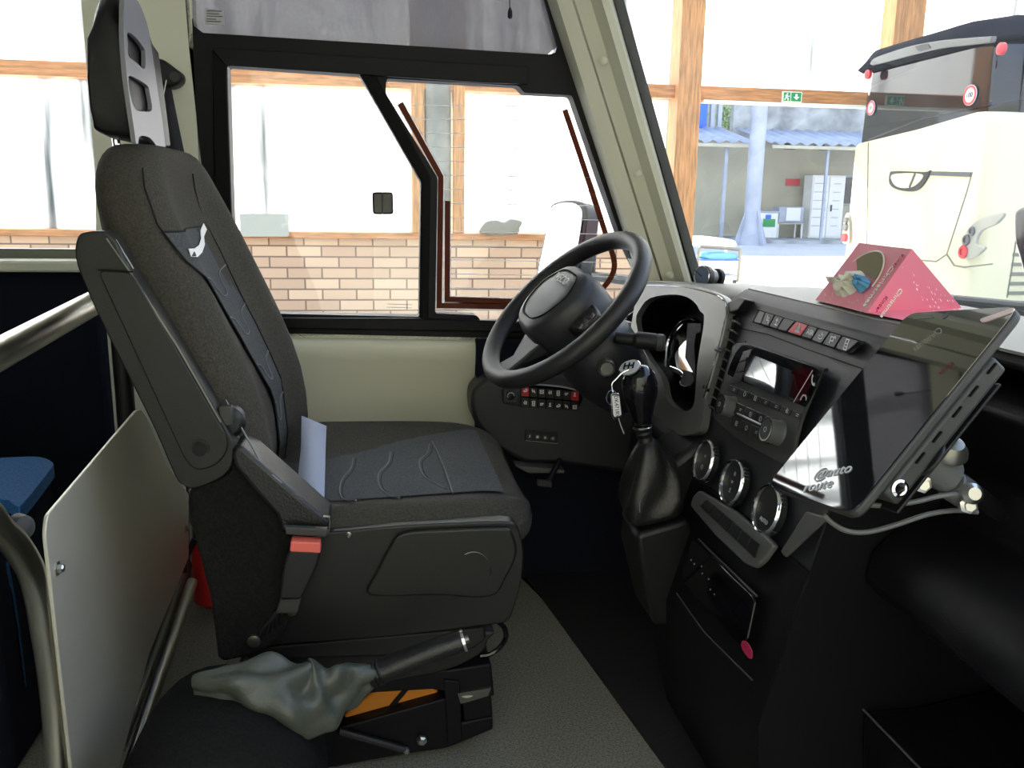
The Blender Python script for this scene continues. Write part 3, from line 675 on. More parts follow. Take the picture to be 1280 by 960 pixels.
g.add(vs, [(i*(nv+1)+j, i*(nv+1)+j+1, (i+1)*(nv+1)+j+1, (i+1)*(nv+1)+j) for i in range(nz) for j in range(nv)])
bi = g.make('backrest_insert', 'fabric2', seat, smooth=180)
for v in (vn_, vf_): G().tube([bpt(.46+.53*k/20, v(.46+.53*k/20), .004) for k in range(21)], .0014, 6).make('seam', 'seamdark', bi)
G().tube([bpt(.90, vn_(.90)+(vf_(.90)-vn_(.90))*k/14, .004) for k in range(15)], .0016, 6).make('seam', 'seamdark', bi)
for z0_ in (.56, .64, .73, .80):
    G().tube(smooth_path([bpt(z0_+h_, vn_(z0_+h_)+(vf_(z0_+h_)-vn_(z0_+h_))*f_, .004) for h_, f_ in ((.03, .02), (.02, .28), (-.01, .38), (-.01, .62), (.02, .72), (.03, .98))], 5), .0014, 6).make('quilting_ridge', 'seam', bi)
# pale reflective stripe on the bolster edge, L shaped
def snap(p, off=.005):                                    # pixel -> backrest front surface by marching
    for k in range(900):
        q = Y(p, 1.30+k*.0006)
        a = bat(q.z) if .41 < q.z < 1.03 else None
        if a:
            v = (q.y-SC_)/a[2]
            if abs(v) < 1 and q.x <= bpt(q.z, v, 0).x+.0008: return V((bpt(q.z, v, off).x, q.y, q.z))
    return Y(p, 1.5)
sp = [snap(p) for p in [(253, 283), (249, 292), (250, 302), (247, 311), (241, 316), (233, 316)]]
G().ribbon(sp, .012, (1, -.3, .3), .001).make('reflective_stripe', 'white', bi)
# headrest: curved shell with two slots through the front plate
hd = G()
def hsec(y_, top, r_):
    P = [(-.356, 1.035), (-.357, 1.06), (-.362, 1.14), (-.366, 1.20), (-.376, top-.012), (-.386, top), (-.398, top-.008), (-.408, top-.03), (-.417, 1.18), (-.421, 1.12), (-.421, 1.075), (-.417, 1.046), (-.40, 1.038)]
    return [V((x+(-.39-x)*r_, y_, z+(1.14-z)*r_)) for x, z in P]
hs = [(1.445, 1.205, .12), (1.452, 1.225, .03), (1.475, 1.25, 0), (1.53, 1.262, 0), (1.60, 1.262, 0), (1.65, 1.25, 0), (1.69, 1.225, .03), (1.70, 1.205, .12)]
hr = G().loft([hsec(*q) for q in hs]).make('headrest', 'plastic', seat, smooth=60, bevel=.003)
no = (-.352, 1.5, 1.14); nn = (1, 0, .04)
def hp(p): return PL(p, no, nn)
face = smooth_path([hp(p) for p in [(156, -6), (166, -6), (176, 8), (185, 34), (191, 70), (198, 118), (203, 150), (207, 184)]], 4)+[hp(p) for p in [(206, 188), (202, 187)]]+smooth_path([hp(p) for p in [(196, 183), (188, 173), (179, 170), (174, 172), (173, 180)]], 3)+smooth_path([hp(p) for p in [(170, 179), (166, 150), (159, 100), (155, 50), (155, 10)]], 4)
s1 = smooth_path([hp(p) for p in [(160, 41), (169, 46), (180, 60), (182, 70), (181, 86), (172, 79), (161, 70), (160, 55)]], 3, True)
s2 = smooth_path([hp(p) for p in [(161, 96), (170, 98), (184, 107), (187, 115), (190, 137), (180, 139), (169, 136), (163, 118)]], 3, True)
G().holed(face, [s1, s2], (-.007, 0, 0)).make('front_plate', 'headl', hr, bevel=.003)
for s_ in (1.50, 1.64): G().tube([(-.395, s_, .98), (-.40, s_, 1.06)], .006, 10).make('headrest_rod', 'chrome', seat)
# armrest folded up along the near side
AY = 1.255
ap = [(97, 296), (108, 290), (124, 289), (134, 292), (146, 306), (164, 340), (222, 432), (289, 546), (292, 562), (290, 580), (283, 592), (268, 602), (243, 611), (228, 606), (218, 594), (190, 530), (140, 430), (108, 362), (94, 322)]
ar = G().prism(smooth_path(W(ap, AY), 3, True), (0, .045, 0)).make('armrest', 'seatpl', seat, bevel=.008, seg=3)
G().prism(rnd(W([(122, 337), (166, 340), (286, 548), (284, 566), (270, 582), (246, 588), (232, 575)], AY-.001), .012), (0, -.004, 0)).make('armrest_inlay', 'seatpl', ar, bevel=.002)
G().ribbon(W([(122, 337), (166, 340)], AY-.006), .002, (0, 1, 0), .001).make('groove', 'frit', ar)
G().ribbon(W([(133, 298), (165, 344), (222, 434), (276, 528)], AY-.004), .0018, (0, 1, 0), .002).make('edge_line', 'dull', ar)
G().lathe([(.0135, 0), (.0135, .003), (.011, .003), (.011, .001)], Y((250, 560), AY-.004), (0, -1, 0), 24).make('pivot_cap', 'plastic', ar)
g = G()
for k in range(3): g.tube(W([(138+k*3.2, 302-k), (160+k*3.2, 338-k)], AY+.012), .0018, 6)
g.make('spring_wires', 'dull', ar)
# recliner knob
k_ = G().lathe([(.024, 0), (.024, .02), (.018, .028), (0, .03)], Y((288, 524), 1.30), (0, -1, 0), 20).make('recline_knob', 'plastic', seat, bevel=.002)
G().box(Y((283, 519), 1.268), (.02, .014, .03)).make('knob_lever', 'plastic2', k_, bevel=.003)
# felt side cover, sloping padded band
cv = [(236, 614), (262, 604), (288, 590), (292, 566), (330, 606), (350, 650), (360, 664), (372, 690), (376, 735), (352, 798), (322, 815), (278, 828), (270, 806), (262, 745), (240, 660)]
G().prism(smooth_path(W(cv, 1.262), 2, True), (0, .06, 0)).make('side_cover', 'felt', seat, bevel=.012, seg=3)
b0 = W([(289, 562), (300, 556), (413, 655), (408, 664), (352, 664), (345, 645), (292, 583)], 1.25)
G().prism(b0, (0, .09, 0)).make('side_band', 'bleather', seat, bevel=.01, seg=3)
G().tube([Y((282, 500), 1.29), Y((330, 585), 1.255), Y((352, 604), 1.25)], .0015, 6).make('release_cable', 'dull', seat)
# seat shield
sh = [(330, 672), (372, 668), (430, 664), (490, 658), (560, 654), (628, 652), (645, 657), (652, 672), (655, 700), (650, 735), (641, 765), (632, 778), (605, 782), (500, 795), (345, 806), (322, 800)]
so = G().prism(smooth_path(W(sh, 1.285), 3, True), (0, .03, 0)).make('side_shield', 'seatpl', seat, bevel=.006, seg=3)
G().prism(smooth_path(W([(505, 664), (560, 660), (628, 658), (640, 666), (645, 690), (632, 720), (612, 744), (540, 742), (462, 742), (470, 715), (488, 680)], 1.283), 4, True), (0, -.008, 0)).make('raised_field', 'seatpl', so, bevel=.006, seg=3)
G().tube([Y((592+22*math.cos(a), 714+24*math.sin(a)), 1.2735) for a in [math.radians(-120+12*i) for i in range(14)]], .0006, 5).make('moulded_arc', 'dull', so)
# frame below the shield: rail, housing, suspension base
G().prism(W([(300, 812), (606, 784), (608, 800), (590, 812), (570, 818), (310, 826)], 1.31), (0, .5, 0)).make('seat_rail', 'plastic', seat, bevel=.004)
G().prism(smooth_path(W([(440, 806), (606, 790), (610, 800), (600, 818), (560, 838), (500, 850), (420, 856), (330, 850), (300, 830)], 1.33), 3, True), (0, .46, 0)).make('suspension_boot', 'seatpl', seat, bevel=.01, seg=3)
bs = seat
G().prism(W([(330, 848), (560, 838), (614, 830), (618, 870), (592, 876), (566, 866), (540, 862), (470, 866), (330, 880)], 1.335), (0, .45, 0)).make('base_upper_frame', 'black', seat, bevel=.003)
G().prism(W([(330, 930), (430, 908), (560, 872), (572, 905), (616, 896), (616, 912), (560, 935), (500, 944), (400, 962), (330, 965)], 1.335), (0, .45, 0)).make('base_lower_frame', 'black', seat, bevel=.003)
G().prism(W([(555, 850), (575, 852), (578, 925), (560, 932)], 1.33), (0, .02, 0)).make('base_upright', 'black', seat, bevel=.002)
G().prism(W([(578, 878), (614, 868), (616, 896), (580, 906)], 1.34), (0, .45, 0)).make('base_front_box', 'black', seat, bevel=.003)
G().prism(rnd(W([(428, 898), (470, 862), (540, 858), (555, 872), (552, 882), (440, 904)], 1.36), .01), (0, .35, 0)).make('orange_housing', 'orange', seat, bevel=.004)
G().prism(W([(474, 898), (508, 858), (514, 858), (482, 898)], 1.355), (0, .004, 0)).make('housing_rib', 'black', seat)
G().prism(W([(588, 835), (592, 832), (594, 836), (600, 834), (601, 844), (594, 850), (590, 862), (570, 862), (568, 856), (584, 853)], 1.345), (0, .02, 0)).make('orange_catch', 'orange', seat, bevel=.001)
G().lathe([(.016, 0), (.018, .004), (.012, .006)], Y((583, 863), 1.345), (0, -.4, 1), 20).make('roller', 'ywall', seat)
G().prism(W([(572, 867), (614, 860), (610, 870), (576, 880)], 1.33), (0, .006, 0)).make('cover_plate', 'dull', seat)
G().tube(smooth_path([Y(p, 1.36) for p in [(624, 778), (631, 786), (632, 798), (624, 810), (612, 818), (600, 820)]], 5), .0045, 8).make('slide_handle', 'gloss', seat)
G().tube([Y((424, 914), 1.325), Y((505, 937), 1.325)], .007, 10).make('link_rod', 'plastic', seat)
for p, r_ in (((527, 924), .009), ((508, 937), .006)): G().lathe([(r_, 0), (r_, .006), (r_*.6, .009), (0, .009)], Y(p, 1.325), (0, -1, 0), 6).make('bolt', 'bolt', seat)
for p, r_ in (((365, 763), .007), ((318, 800), .010), ((436, 668), .004)): G().lathe([(r_, 0), (r_, .006), (r_*.5, .008), (0, .008)], Y(p, 1.26), (0, -1, 0), 14).make('bolt', 'dull', seat)
g = G()
for k in range(6): g.tube(smooth_path([Y((322+k*6, 800-k*4), 1.262), Y((332+k*4, 782-k*5), 1.258), Y((352+k*2, 765-k*2), 1.262)], 4), .003, 6)
g.make('recline_mechanism', 'plastic', seat)
# buckle stalk and buckle
bk = thing('belt_buckle', 'black belt buckle with bright red release button at the seat side', 'buckle', Y((375, 760), 1.255))
G().prism(rnd(W([(364, 680), (402, 682), (398, 700), (378, 742), (350, 742), (356, 700)], 1.24), .006), (0, -.022, 0)).make('housing', 'plastic', bk, bevel=.004, seg=3)
G().prism(rnd(W([(365, 669), (401, 671), (402, 684), (364, 682)], 1.24), .003), (0, -.024, 0)).make('release_button', 'redbuckle', bk, bevel=.003)
G().prism(W([(352, 742), (378, 742), (372, 765), (345, 765)], 1.245), (0, -.006, 0)).make('stalk', 'plastic2', bk, bevel=.002)
# belt tongue, bracket and webbing over the cushion
sb = thing('seat_belt', 'pale blue seat belt webbing lying across the cushion with its dark tongue', 'seat belt', Y((395, 655), 1.25))
pts = [Y((393, 523), 1.66), Y((392, 560), 1.52), Y((391, 600), 1.39), Y((392, 648), 1.262)]
g = G(); wl = [Y((377, 520), 1.66), Y((376, 560), 1.52), Y((374, 606), 1.39), Y((396, 647), 1.256)]; wr = [Y((408, 533), 1.66), Y((407, 562), 1.52), Y((406, 605), 1.39), Y((404.5, 648), 1.256)]
wl = smooth_path(wl, 5); wr = smooth_path(wr, 5); n = len(wl); g.add(wl+wr, [(i, i+1, n+i+1, n+i) for i in range(n-1)])
g.make('webbing', 'belt', sb, smooth=180, solid=.0018)
g = G(); g.tube(W([(404, 645), (411, 646), (413, 652), (411, 664), (358, 662), (356, 656)], 1.236), .003, 8); g.make('tongue_frame', 'dull', sb)
G().prism(rnd(W([(357, 655), (411, 658), (409, 668), (358, 665)], 1.24), .003), (0, -.012, 0)).make('tongue', 'plastic2', sb, bevel=.002)
# shoulder belt at the b pillar
t = thing('shoulder_belt', 'dark shoulder belt hanging from its anchor on the cream pillar behind the headrest', 'seat belt', Y((206, 95), 2.05))
G().prism(smooth_path(W([(190, 74), (203, 74), (214, 82), (224, 90), (225, 100), (217, 107), (206, 108), (192, 100)], 2.03), 4, True), (0, .06, 0)).make('anchor_cover', 'plastic', t, bevel=.008, seg=3)
G().tube([Y((218, 96), 2.022), Y((218, 96), 2.0)], .010, 14).make('anchor_bolt', 'plastic', t)
g = G(); a = [Y((196, 106), 2.05), Y((202, 160), 2.05), Y((214, 225), 2.05), Y((220, 330), 2.06)]; b = [Y((213, 104), 2.05), Y((222, 150), 2.05), Y((237, 222), 2.05), Y((262, 330), 2.06)]
g.add(a+b, [(i, i+1, 5+i, 4+i) for i in range(3)]); g.make('webbing', 'beltdark', t, solid=.002)
G().tube([Y((199, 145), 2.03), Y((203, 125), 2.02), Y((208, 100), 2.02)], .0014, 6).make('webbing_edge', 'white', t)
# ================================================================== PARTITION, RAILS, PASSENGER SEAT
PX_ = -.415
def px_(p, x=PX_): return X(p, x)
t = thing('partition_panel', 'brushed aluminium partition panel bolted to steel tubes behind the driver seat', 'partition', (PX_, 1.6, 0))
o_ = [(54, 645), (125, 562), (167, 513), (173, 512), (180, 522), (205, 580), (233, 618), (233, 697), (183, 818), (142, 970), (86, 970), (52, 668)]
pn = G().prism(rnd([px_(p) for p in o_], .008), (.005, 0, 0)).make('sheet', 'alu', t, bevel=.0012)
G().tube(smooth_path([px_((-40, 640), -.43)-EY*.55, px_((-40, 640), -.43)-EY*.25]+[px_(p, -.43) for p in [(-40, 640), (0, 662), (22, 684), (42, 722), (56, 790), (68, 880), (76, 1010)]], 6), .0165, 18).make('upright_tube', 'steel', t)
G().tube([px_(p, -.425) for p in [(238, 600), (239, 680), (240, 735)]], .010, 12).make('rear_tube', 'dull', t)
G().tube([px_((240, 728), -.402), px_((200, 845), -.402), px_((160, 968), -.402)], .012, 16).make('lower_tube', 'steel', t)
G().tube([px_((238, 700), -.43), px_((196, 812), -.43), px_((150, 935), -.43)], .010, 14).make('cross_tube', 'dull', t)
for p in ((66, 711), (229, 661)):
    c = px_(p)+EX*.005; k = G().lathe([(.010, 0), (.010, .0015), (.006, .0015), (.006, .007), (.004, .009), (0, .009)], c, (1, 0, 0), 6).make('bolt', 'bolt', t)
G().lathe([(0, 0), (.014, .004), (.018, .014), (.014, .026), (0, .03)], px_((12, 660), -.445), (1, -.5, .2), 18).make('tube_cap', 'plastic2', t)
t = thing('grab_rail', 'thick shiny steel grab rail sloping up to the driver armrest', 'rail', X((60, 412), -.5))
a, b = X((-30, 458), -.5), X((135, 369), -.50)
G().tube([a-(b-a)*1.2, a, a+(b-a)*.5, b, b+(b-a)*.1], .0215, 22).make('tube', 'steel', t)
G().tube([b+(b-a)*.1, b+(b-a)*.1-EZ*.70], .018, 16).make('post', 'plastic', t)
t = thing('fire_extinguisher', 'red fire extinguisher standing behind the driver seat', 'extinguisher', Y((258, 790), 1.93))
q = Y((262, 745), 1.93)
G().lathe([(0, -.10), (.045, -.10), (.055, -.09), (.055, .02), (.05, .04), (.03, .07), (.018, .08), (.018, .10), (0, .10)], (q.x+.015, 1.96, .125), (0, 0, 1), 28).make('cylinder', 'red', t)
G().box((q.x+.005, 1.92, .23), (.02, .08, .012)).make('handle', 'red', t, bevel=.002)
G().tube([(q.x-.02, 1.91, .2), (q.x-.045, 1.9, .15), (q.x-.045, 1.9, .08)], .007, 8).make('hose', 'plastic', t)
t = thing('passenger_seat', 'blue passenger seat corner with dark back, left behind the partition', 'seat', (-.8, 1.6, 0))
top = [Z(p, .5) for p in [(-120, 577), (-40, 574), (20, 571), (50, 571), (66, 578), (62, 588), (30, 628), (20, 632), (0, 624), (-80, 640)]]
G().prism(smooth_path(top, 3, True), (0, 0, -.022)).make('cushion', 'blueseat', t, bevel=.008, seg=3)
G().box((-.88, 1.52, .235), (.56, .30, .47)).make('base', 'navy', t, bevel=.02)
G().prism([(-1.30, 1.25, .45), (-1.38, 1.25, 1.0), (-1.28, 1.25, 1.02), (-1.17, 1.25, .45)], (0, .75, 0)).make('backrest', 'navy', t, bevel=.03, seg=3)
G().prism([px_(p, -.60) for p in [(6, 700), (11, 700), (24, 765), (34, 860), (29, 860), (18, 775)]], (-.02, 0, 0)).make('side_piping', 'blueseat', t, bevel=.002)
# ================================================================== HANDBRAKE, MOUND
t = thing('handbrake', 'black handbrake lever with wrinkled grey green leather gaiter beside the seat base', 'handbrake', (-.15, 1.15, .2))
def hb(p, y_=1.15): return Y(p, y_)
pts = smooth_path([hb((462, 846)), hb((490, 834)), hb((540, 814)), hb((578, 801))], 4)
g = G(); g.tube(pts, [.017]+[.0175]*(len(pts)-2)+[.0165], 18); gr = g.make('grip', 'bleather', t)
G().tube([pts[-1], pts[-1]+(pts[-1]-pts[-2]).normalized()*.004], .0168, 18).make('chrome_ring', 'chrome', t)
G().tube([pts[-1], hb((586, 798))], [.007, .006], 12).make('release_button', 'dull', t)
for k in (0, 1, 2): G().lathe([(.018, 0), (.0195, .002), (.018, .004)], hb((474-k*5, 841+k*2)), (hb((540, 814))-hb((490, 834))), 18).make('collar', 'plastic', t)
# gaiter: crumpled surface with folds
bm_ring = []
path = smooth_path([hb((470, 842), 1.15), hb((440, 852), 1.14), hb((405, 868), 1.12), hb((372, 878), 1.10), hb((330, 862), 1.09), hb((285, 856), 1.09), hb((243, 856), 1.10)], 8)
rad = []
n = len(path)
for i, p in enumerate(path):
    t_ = i/(n-1); r_ = .017+.040*math.sin(min(1, t_*1.6)*math.pi/2)**1.3
    if t_ > .45: r_ *= 1-.75*((t_-.45)/.55)**1.1
    bm_ring.append((p, r_))
g = G(); secs = []
for i, (p, r_) in enumerate(bm_ring):
    a_ = bm_ring[max(0, i-1)][0]; b_ = bm_ring[min(n-1, i+1)][0]; d = (b_-a_).normalized(); up = (EZ-d*EZ.dot(d)).normalized(); w = d.cross(up); ring = []
    for k in range(40):
        a = 2*math.pi*k/40; f = 1+.20*math.sin(3*a+i*.16)+.10*math.sin(5*a-i*.31+1)+.10*math.sin(i*.75+2*math.sin(a*2))*min(1, i/8)
        q = p+(up*math.sin(a)*(.95 if math.sin(a) > 0 else .9)+w*math.cos(a)*.8)*r_*f; ring.append(q)
    secs.append(ring)
gt = G().loft(secs).make('gaiter', 'leather', t, smooth=180, sub=1)
g = G(); sp = []
for i, (p, r_) in enumerate(bm_ring): pass
# console mound under the gaiter
t = thing('lever_console', 'rounded dark carpeted hump under the handbrake gaiter at the lower edge', 'console', (-.2, 1.1, 0))
g = G(); secs = []
PP = W([(160, 965), (166, 935), (180, 900), (205, 870), (245, 850), (300, 848), (350, 858), (385, 885), (403, 920), (410, 965)], 1.12)
PP = [V((PP[0].x-.01, 1.12, 0))]+PP+[V((PP[-1].x+.01, 1.12, 0))]
def hsec2(y_, s_): return [V((-.2+(p.x+.2)*s_, y_, p.z*s_)) for p in PP]
G().loft([hsec2(.90, .75), hsec2(.94, .93), hsec2(1.0, 1), hsec2(1.12, 1.0), hsec2(1.19, .97), hsec2(1.22, .88)]).make('cover', 'felt', t, smooth=180, sub=1)
# ================================================================== DASHBOARD
DO = V((.62, 0, .70)); DN = V((-1, 0, .25)).normalized(); DV = V((.25, 0, 1)).normalized(); DU = V((0, -1, 0))   # face normal, up, rightwards
def DP(p, off=0): return PL(p, DO+DN*off, DN)
def DPs(pts, off=0): return [DP(p, off) for p in pts]
dash = thing('dashboard', 'black dashboard with grey instrument surround, radio and round air controls', 'dashboard', (.75, 1.2, 0))
def fx(z): return .62+.25*(z-.70)+.006
def csecd(y_, top=.803, dx=0, low=0):
    return [V(p) for p in [(1.12, y_, .70), (1.10, y_, .765), (.95, y_, .792), (.78, y_, .803), (.70+dx, y_, .803), (.672+dx, y_, .800), (fx(top-.02)+dx, y_, top-.02), (fx(.75)+dx, y_, .75), (fx(.60)+dx, y_, .60), (fx(.47)+dx, y_, .47), (1.12, y_, .47)]]
def csecl(y_, low=0): return [V(p) for p in [(1.12, y_, .47), (fx(.47), y_, .47), (fx(.36)+low, y_, .36), (fx(.25)+low, y_, .25), (fx(.1)+low+.05, y_, .1), (fx(0)+low+.1, y_, 0), (1.12, y_, 0)]]
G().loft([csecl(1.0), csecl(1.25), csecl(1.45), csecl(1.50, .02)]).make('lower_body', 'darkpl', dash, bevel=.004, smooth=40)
G().prism(csecd(1.0), (0, -.002, 0)).make('side_shade', 'darkpl', dash); G().prism(csecl(1.0), (0, -.002, 0)).make('side_shade', 'darkpl', dash)  # thin dark plates laid over the door-lit end faces so they read shaded
G().loft([csecd(1.0), csecd(1.25), csecd(1.45), csecd(1.50)]).make('centre_body', 'dash', dash, bevel=.006, smooth=40)
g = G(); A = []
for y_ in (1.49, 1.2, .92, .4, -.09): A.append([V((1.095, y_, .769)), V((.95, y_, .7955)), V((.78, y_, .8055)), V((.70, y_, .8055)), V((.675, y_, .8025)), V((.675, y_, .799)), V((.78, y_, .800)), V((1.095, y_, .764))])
g.loft(A).make('lit_top_deck', 'dashtop_lit', dash, smooth=40)  # pale skin laid over the dash top, lit look put into its colour
# driver side body behind the wheel (under the cluster)
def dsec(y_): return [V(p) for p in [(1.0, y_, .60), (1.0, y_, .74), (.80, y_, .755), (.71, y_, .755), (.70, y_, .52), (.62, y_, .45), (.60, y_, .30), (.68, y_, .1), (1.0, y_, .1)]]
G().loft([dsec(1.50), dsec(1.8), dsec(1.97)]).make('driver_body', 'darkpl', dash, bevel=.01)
# hood top over the cluster, out to the windscreen
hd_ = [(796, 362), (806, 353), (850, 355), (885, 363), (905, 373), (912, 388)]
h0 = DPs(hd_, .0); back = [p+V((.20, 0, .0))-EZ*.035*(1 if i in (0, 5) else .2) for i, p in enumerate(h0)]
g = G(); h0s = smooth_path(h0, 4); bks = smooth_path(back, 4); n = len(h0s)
g.add(h0s+bks, [(i, i+1, n+i+1, n+i) for i in range(n-1)]); g.make('cluster_hood', 'dashtop_lit', dash, smooth=180, solid=.006)
# instrument surround plate with a free-form opening
po = [(790, 400), (795, 372), (808, 354), (850, 355), (886, 362), (904, 370), (911, 382), (909, 400), (902, 430), (890, 474), (881, 505), (876, 540), (850, 545), (828, 530), (800, 500), (778, 470)]
pi_ = [(795, 402), (800, 386), (812, 373), (838, 368), (858, 371), (870, 380), (875, 389), (880, 394), (879, 410), (874, 440), (871, 462), (869, 490), (866, 508), (856, 514), (842, 508), (832, 496), (826, 470), (806, 440)]
pl = G().holed(rnd(DPs(po, .012), .02, 5), [smooth_path(DPs(pi_, .012), 3, True)], -DN*.014).make('instrument_surround', 'grey', dash, bevel=.003)
G().tube(smooth_path(DPs([(806, 356), (850, 358), (884, 365), (902, 373), (908, 386), (903, 415), (892, 458), (880, 497)], .013), 5), .0016, 6).make('bright_edge', 'chrome', pl)
# recess walls behind the opening
ri = smooth_path(DPs(pi_, -.001), 3, True); g = G(); bk_ = [p-DN*.085*(1 if p.z < .8 else 1) for p in ri]; n = len(ri)
g.add(ri+bk_, [(i, (i+1) % n, n+(i+1) % n, n+i) for i in range(n)]+[tuple(range(n, 2*n))]); g.make('recess', 'black', pl)
# instruments: glossy dial glass, ring and pod
def ring(px_c, rx, off, m_, nm, par, tr=.003, a0=0, a1=360):
    c = DP(px_c, off); return G().tube([c+DU*rx*math.cos(math.radians(a))+DV*rx*math.sin(math.radians(a)) for a in range(a0, a1+1, 8)], tr, 8, cap=True).make(nm, m_, par)
TN = V((-.88, 0, .47)).normalized(); to_ = DP((855, 440), -.045)
cl = G().prism(smooth_path([PL(p, to_, TN) for p in [(836, 440), (842, 415), (855, 400), (866, 398), (872, 402), (868, 440), (866, 480), (850, 470), (838, 462)]], 4, True), -TN*.006).make('gauge_glass', 'scr', pl)
G().tube(smooth_path(DPs([(832, 468), (833, 440), (838, 420), (850, 405), (862, 399), (869, 402)], -.035), 5), .0032, 8).make('gauge_ring', 'chrome', cl)
G().prism(smooth_path(DPs([(832, 468), (830, 440), (838, 417), (848, 404), (854, 402), (846, 420), (842, 440), (843, 462)], -.04), 4, True), -DN*.02).make('gauge_shroud', 'gloss', cl)
G().prism(rnd(DPs([(859, 404), (876, 404), (876, 415), (870, 417), (868, 430), (869, 470), (864, 462), (856, 447), (858, 425)], -.015), .004), -DN*.04).make('gauge_bridge', 'frit', cl, bevel=.003)
G().prism(smooth_path(DPs([(838, 458), (852, 462), (865, 466), (867, 478), (856, 484), (850, 477), (852, 470), (840, 464)], -.02), 3, True), -DN*.03).make('gauge_lower_rim', 'frit', cl, bevel=.002)
G().tube(smooth_path(DPs([(838, 458), (850, 463), (854, 469), (850, 478), (855, 483), (862, 482)], -.017), 5), .0012, 6).make('rim_highlight', 'chrome', cl)
for q in ((882, 484), (886, 488)): G().lathe([(.004, 0), (.004, .004), (0, .005)], DP(q, .013), DN, 10).make('indicator', 'chrome', pl)
# vertical air vents either side of the stack
def vent(left, right, nsl, nm):
    a0, a1 = left; b0, b1 = right; f = G().prism(DPs([a0, b0, b1, a1], .002), -DN*.05).make(nm, 'black', dash)
    for k in range(nsl):
        t_ = (k+.5)/nsl; p = V((a0[0]+(a1[0]-a0[0])*t_, a0[1]+(a1[1]-a0[1])*t_, 0)); q = V((b0[0]+(b1[0]-b0[0])*t_, b0[1]+(b1[1]-b0[1])*t_, 0))
        A = DP((p.x, p.y), .010); B = DP((q.x, q.y), .006); G().prism([A, B, B-DN*.03-EZ*.012, A-DN*.03-EZ*.012], DV*.0022).make('louvre', 'grey', f)
    return f
v = vent(((906, 392), (872, 508)), ((921, 396), (886, 514)), 10, 'centre_vent')
G().box(DP((899, 437), .016), (.012, .022, .008)).make('vent_slider', 'head', v, bevel=.003)
G().prism(DPs([(906, 379), (924, 371), (932, 374), (922, 388), (909, 392)], .01), -DN*.02).make('vent_top', 'plastic', v, bevel=.003)
vent(((788, 371), (781, 400)), ((797, 369), (792, 392)), 4, 'side_vent')
# top button strip
bs_ = G().prism(DPs([(940, 403), (948, 387), (1077, 426), (1078, 429), (1066, 441), (1060, 442)], .003), -DN*.006).make('button_strip', 'frit', dash)
ends = [((942, 397), (951, 389)), ((953, 402), (963, 393)), ((964, 406), (974, 397)), ((974, 409), (984, 400)), ((985, 415), (996, 401)), ((1002, 420), (1014, 406)), ((1017, 426), (1028, 411)), ((1031, 431), (1043, 416)), ((1047, 437), (1060, 422)), ((1062, 441), (1077, 428))]
ends = [((942.5, 402), (949, 389)), ((952, 404.5), (957, 391)), ((962, 407.5), (969, 394.5)), ((972, 411), (980, 398)), ((984, 414.5), (995, 402)), ((1002, 420), (1011, 407)), ((1015, 424.5), (1023, 411)), ((1028, 429.5), (1038, 415.5)), ((1044, 435), (1053, 420.5)), ((1060, 440), (1075, 427))]
def quad(a, b, s_=.06):
    (p0, q0), (p1, q1) = a, b
    l = lambda u, v_, t_: (u[0]+(v_[0]-u[0])*t_, u[1]+(v_[1]-u[1])*t_)
    return [l(p0, p1, s_), l(p0, p1, 1-s_), l(q0, q1, 1-s_), l(q0, q1, s_)]
mats_ = ['button', 'button', 'button', 'button', 'hazard', 'button', 'button', 'button', 'button']
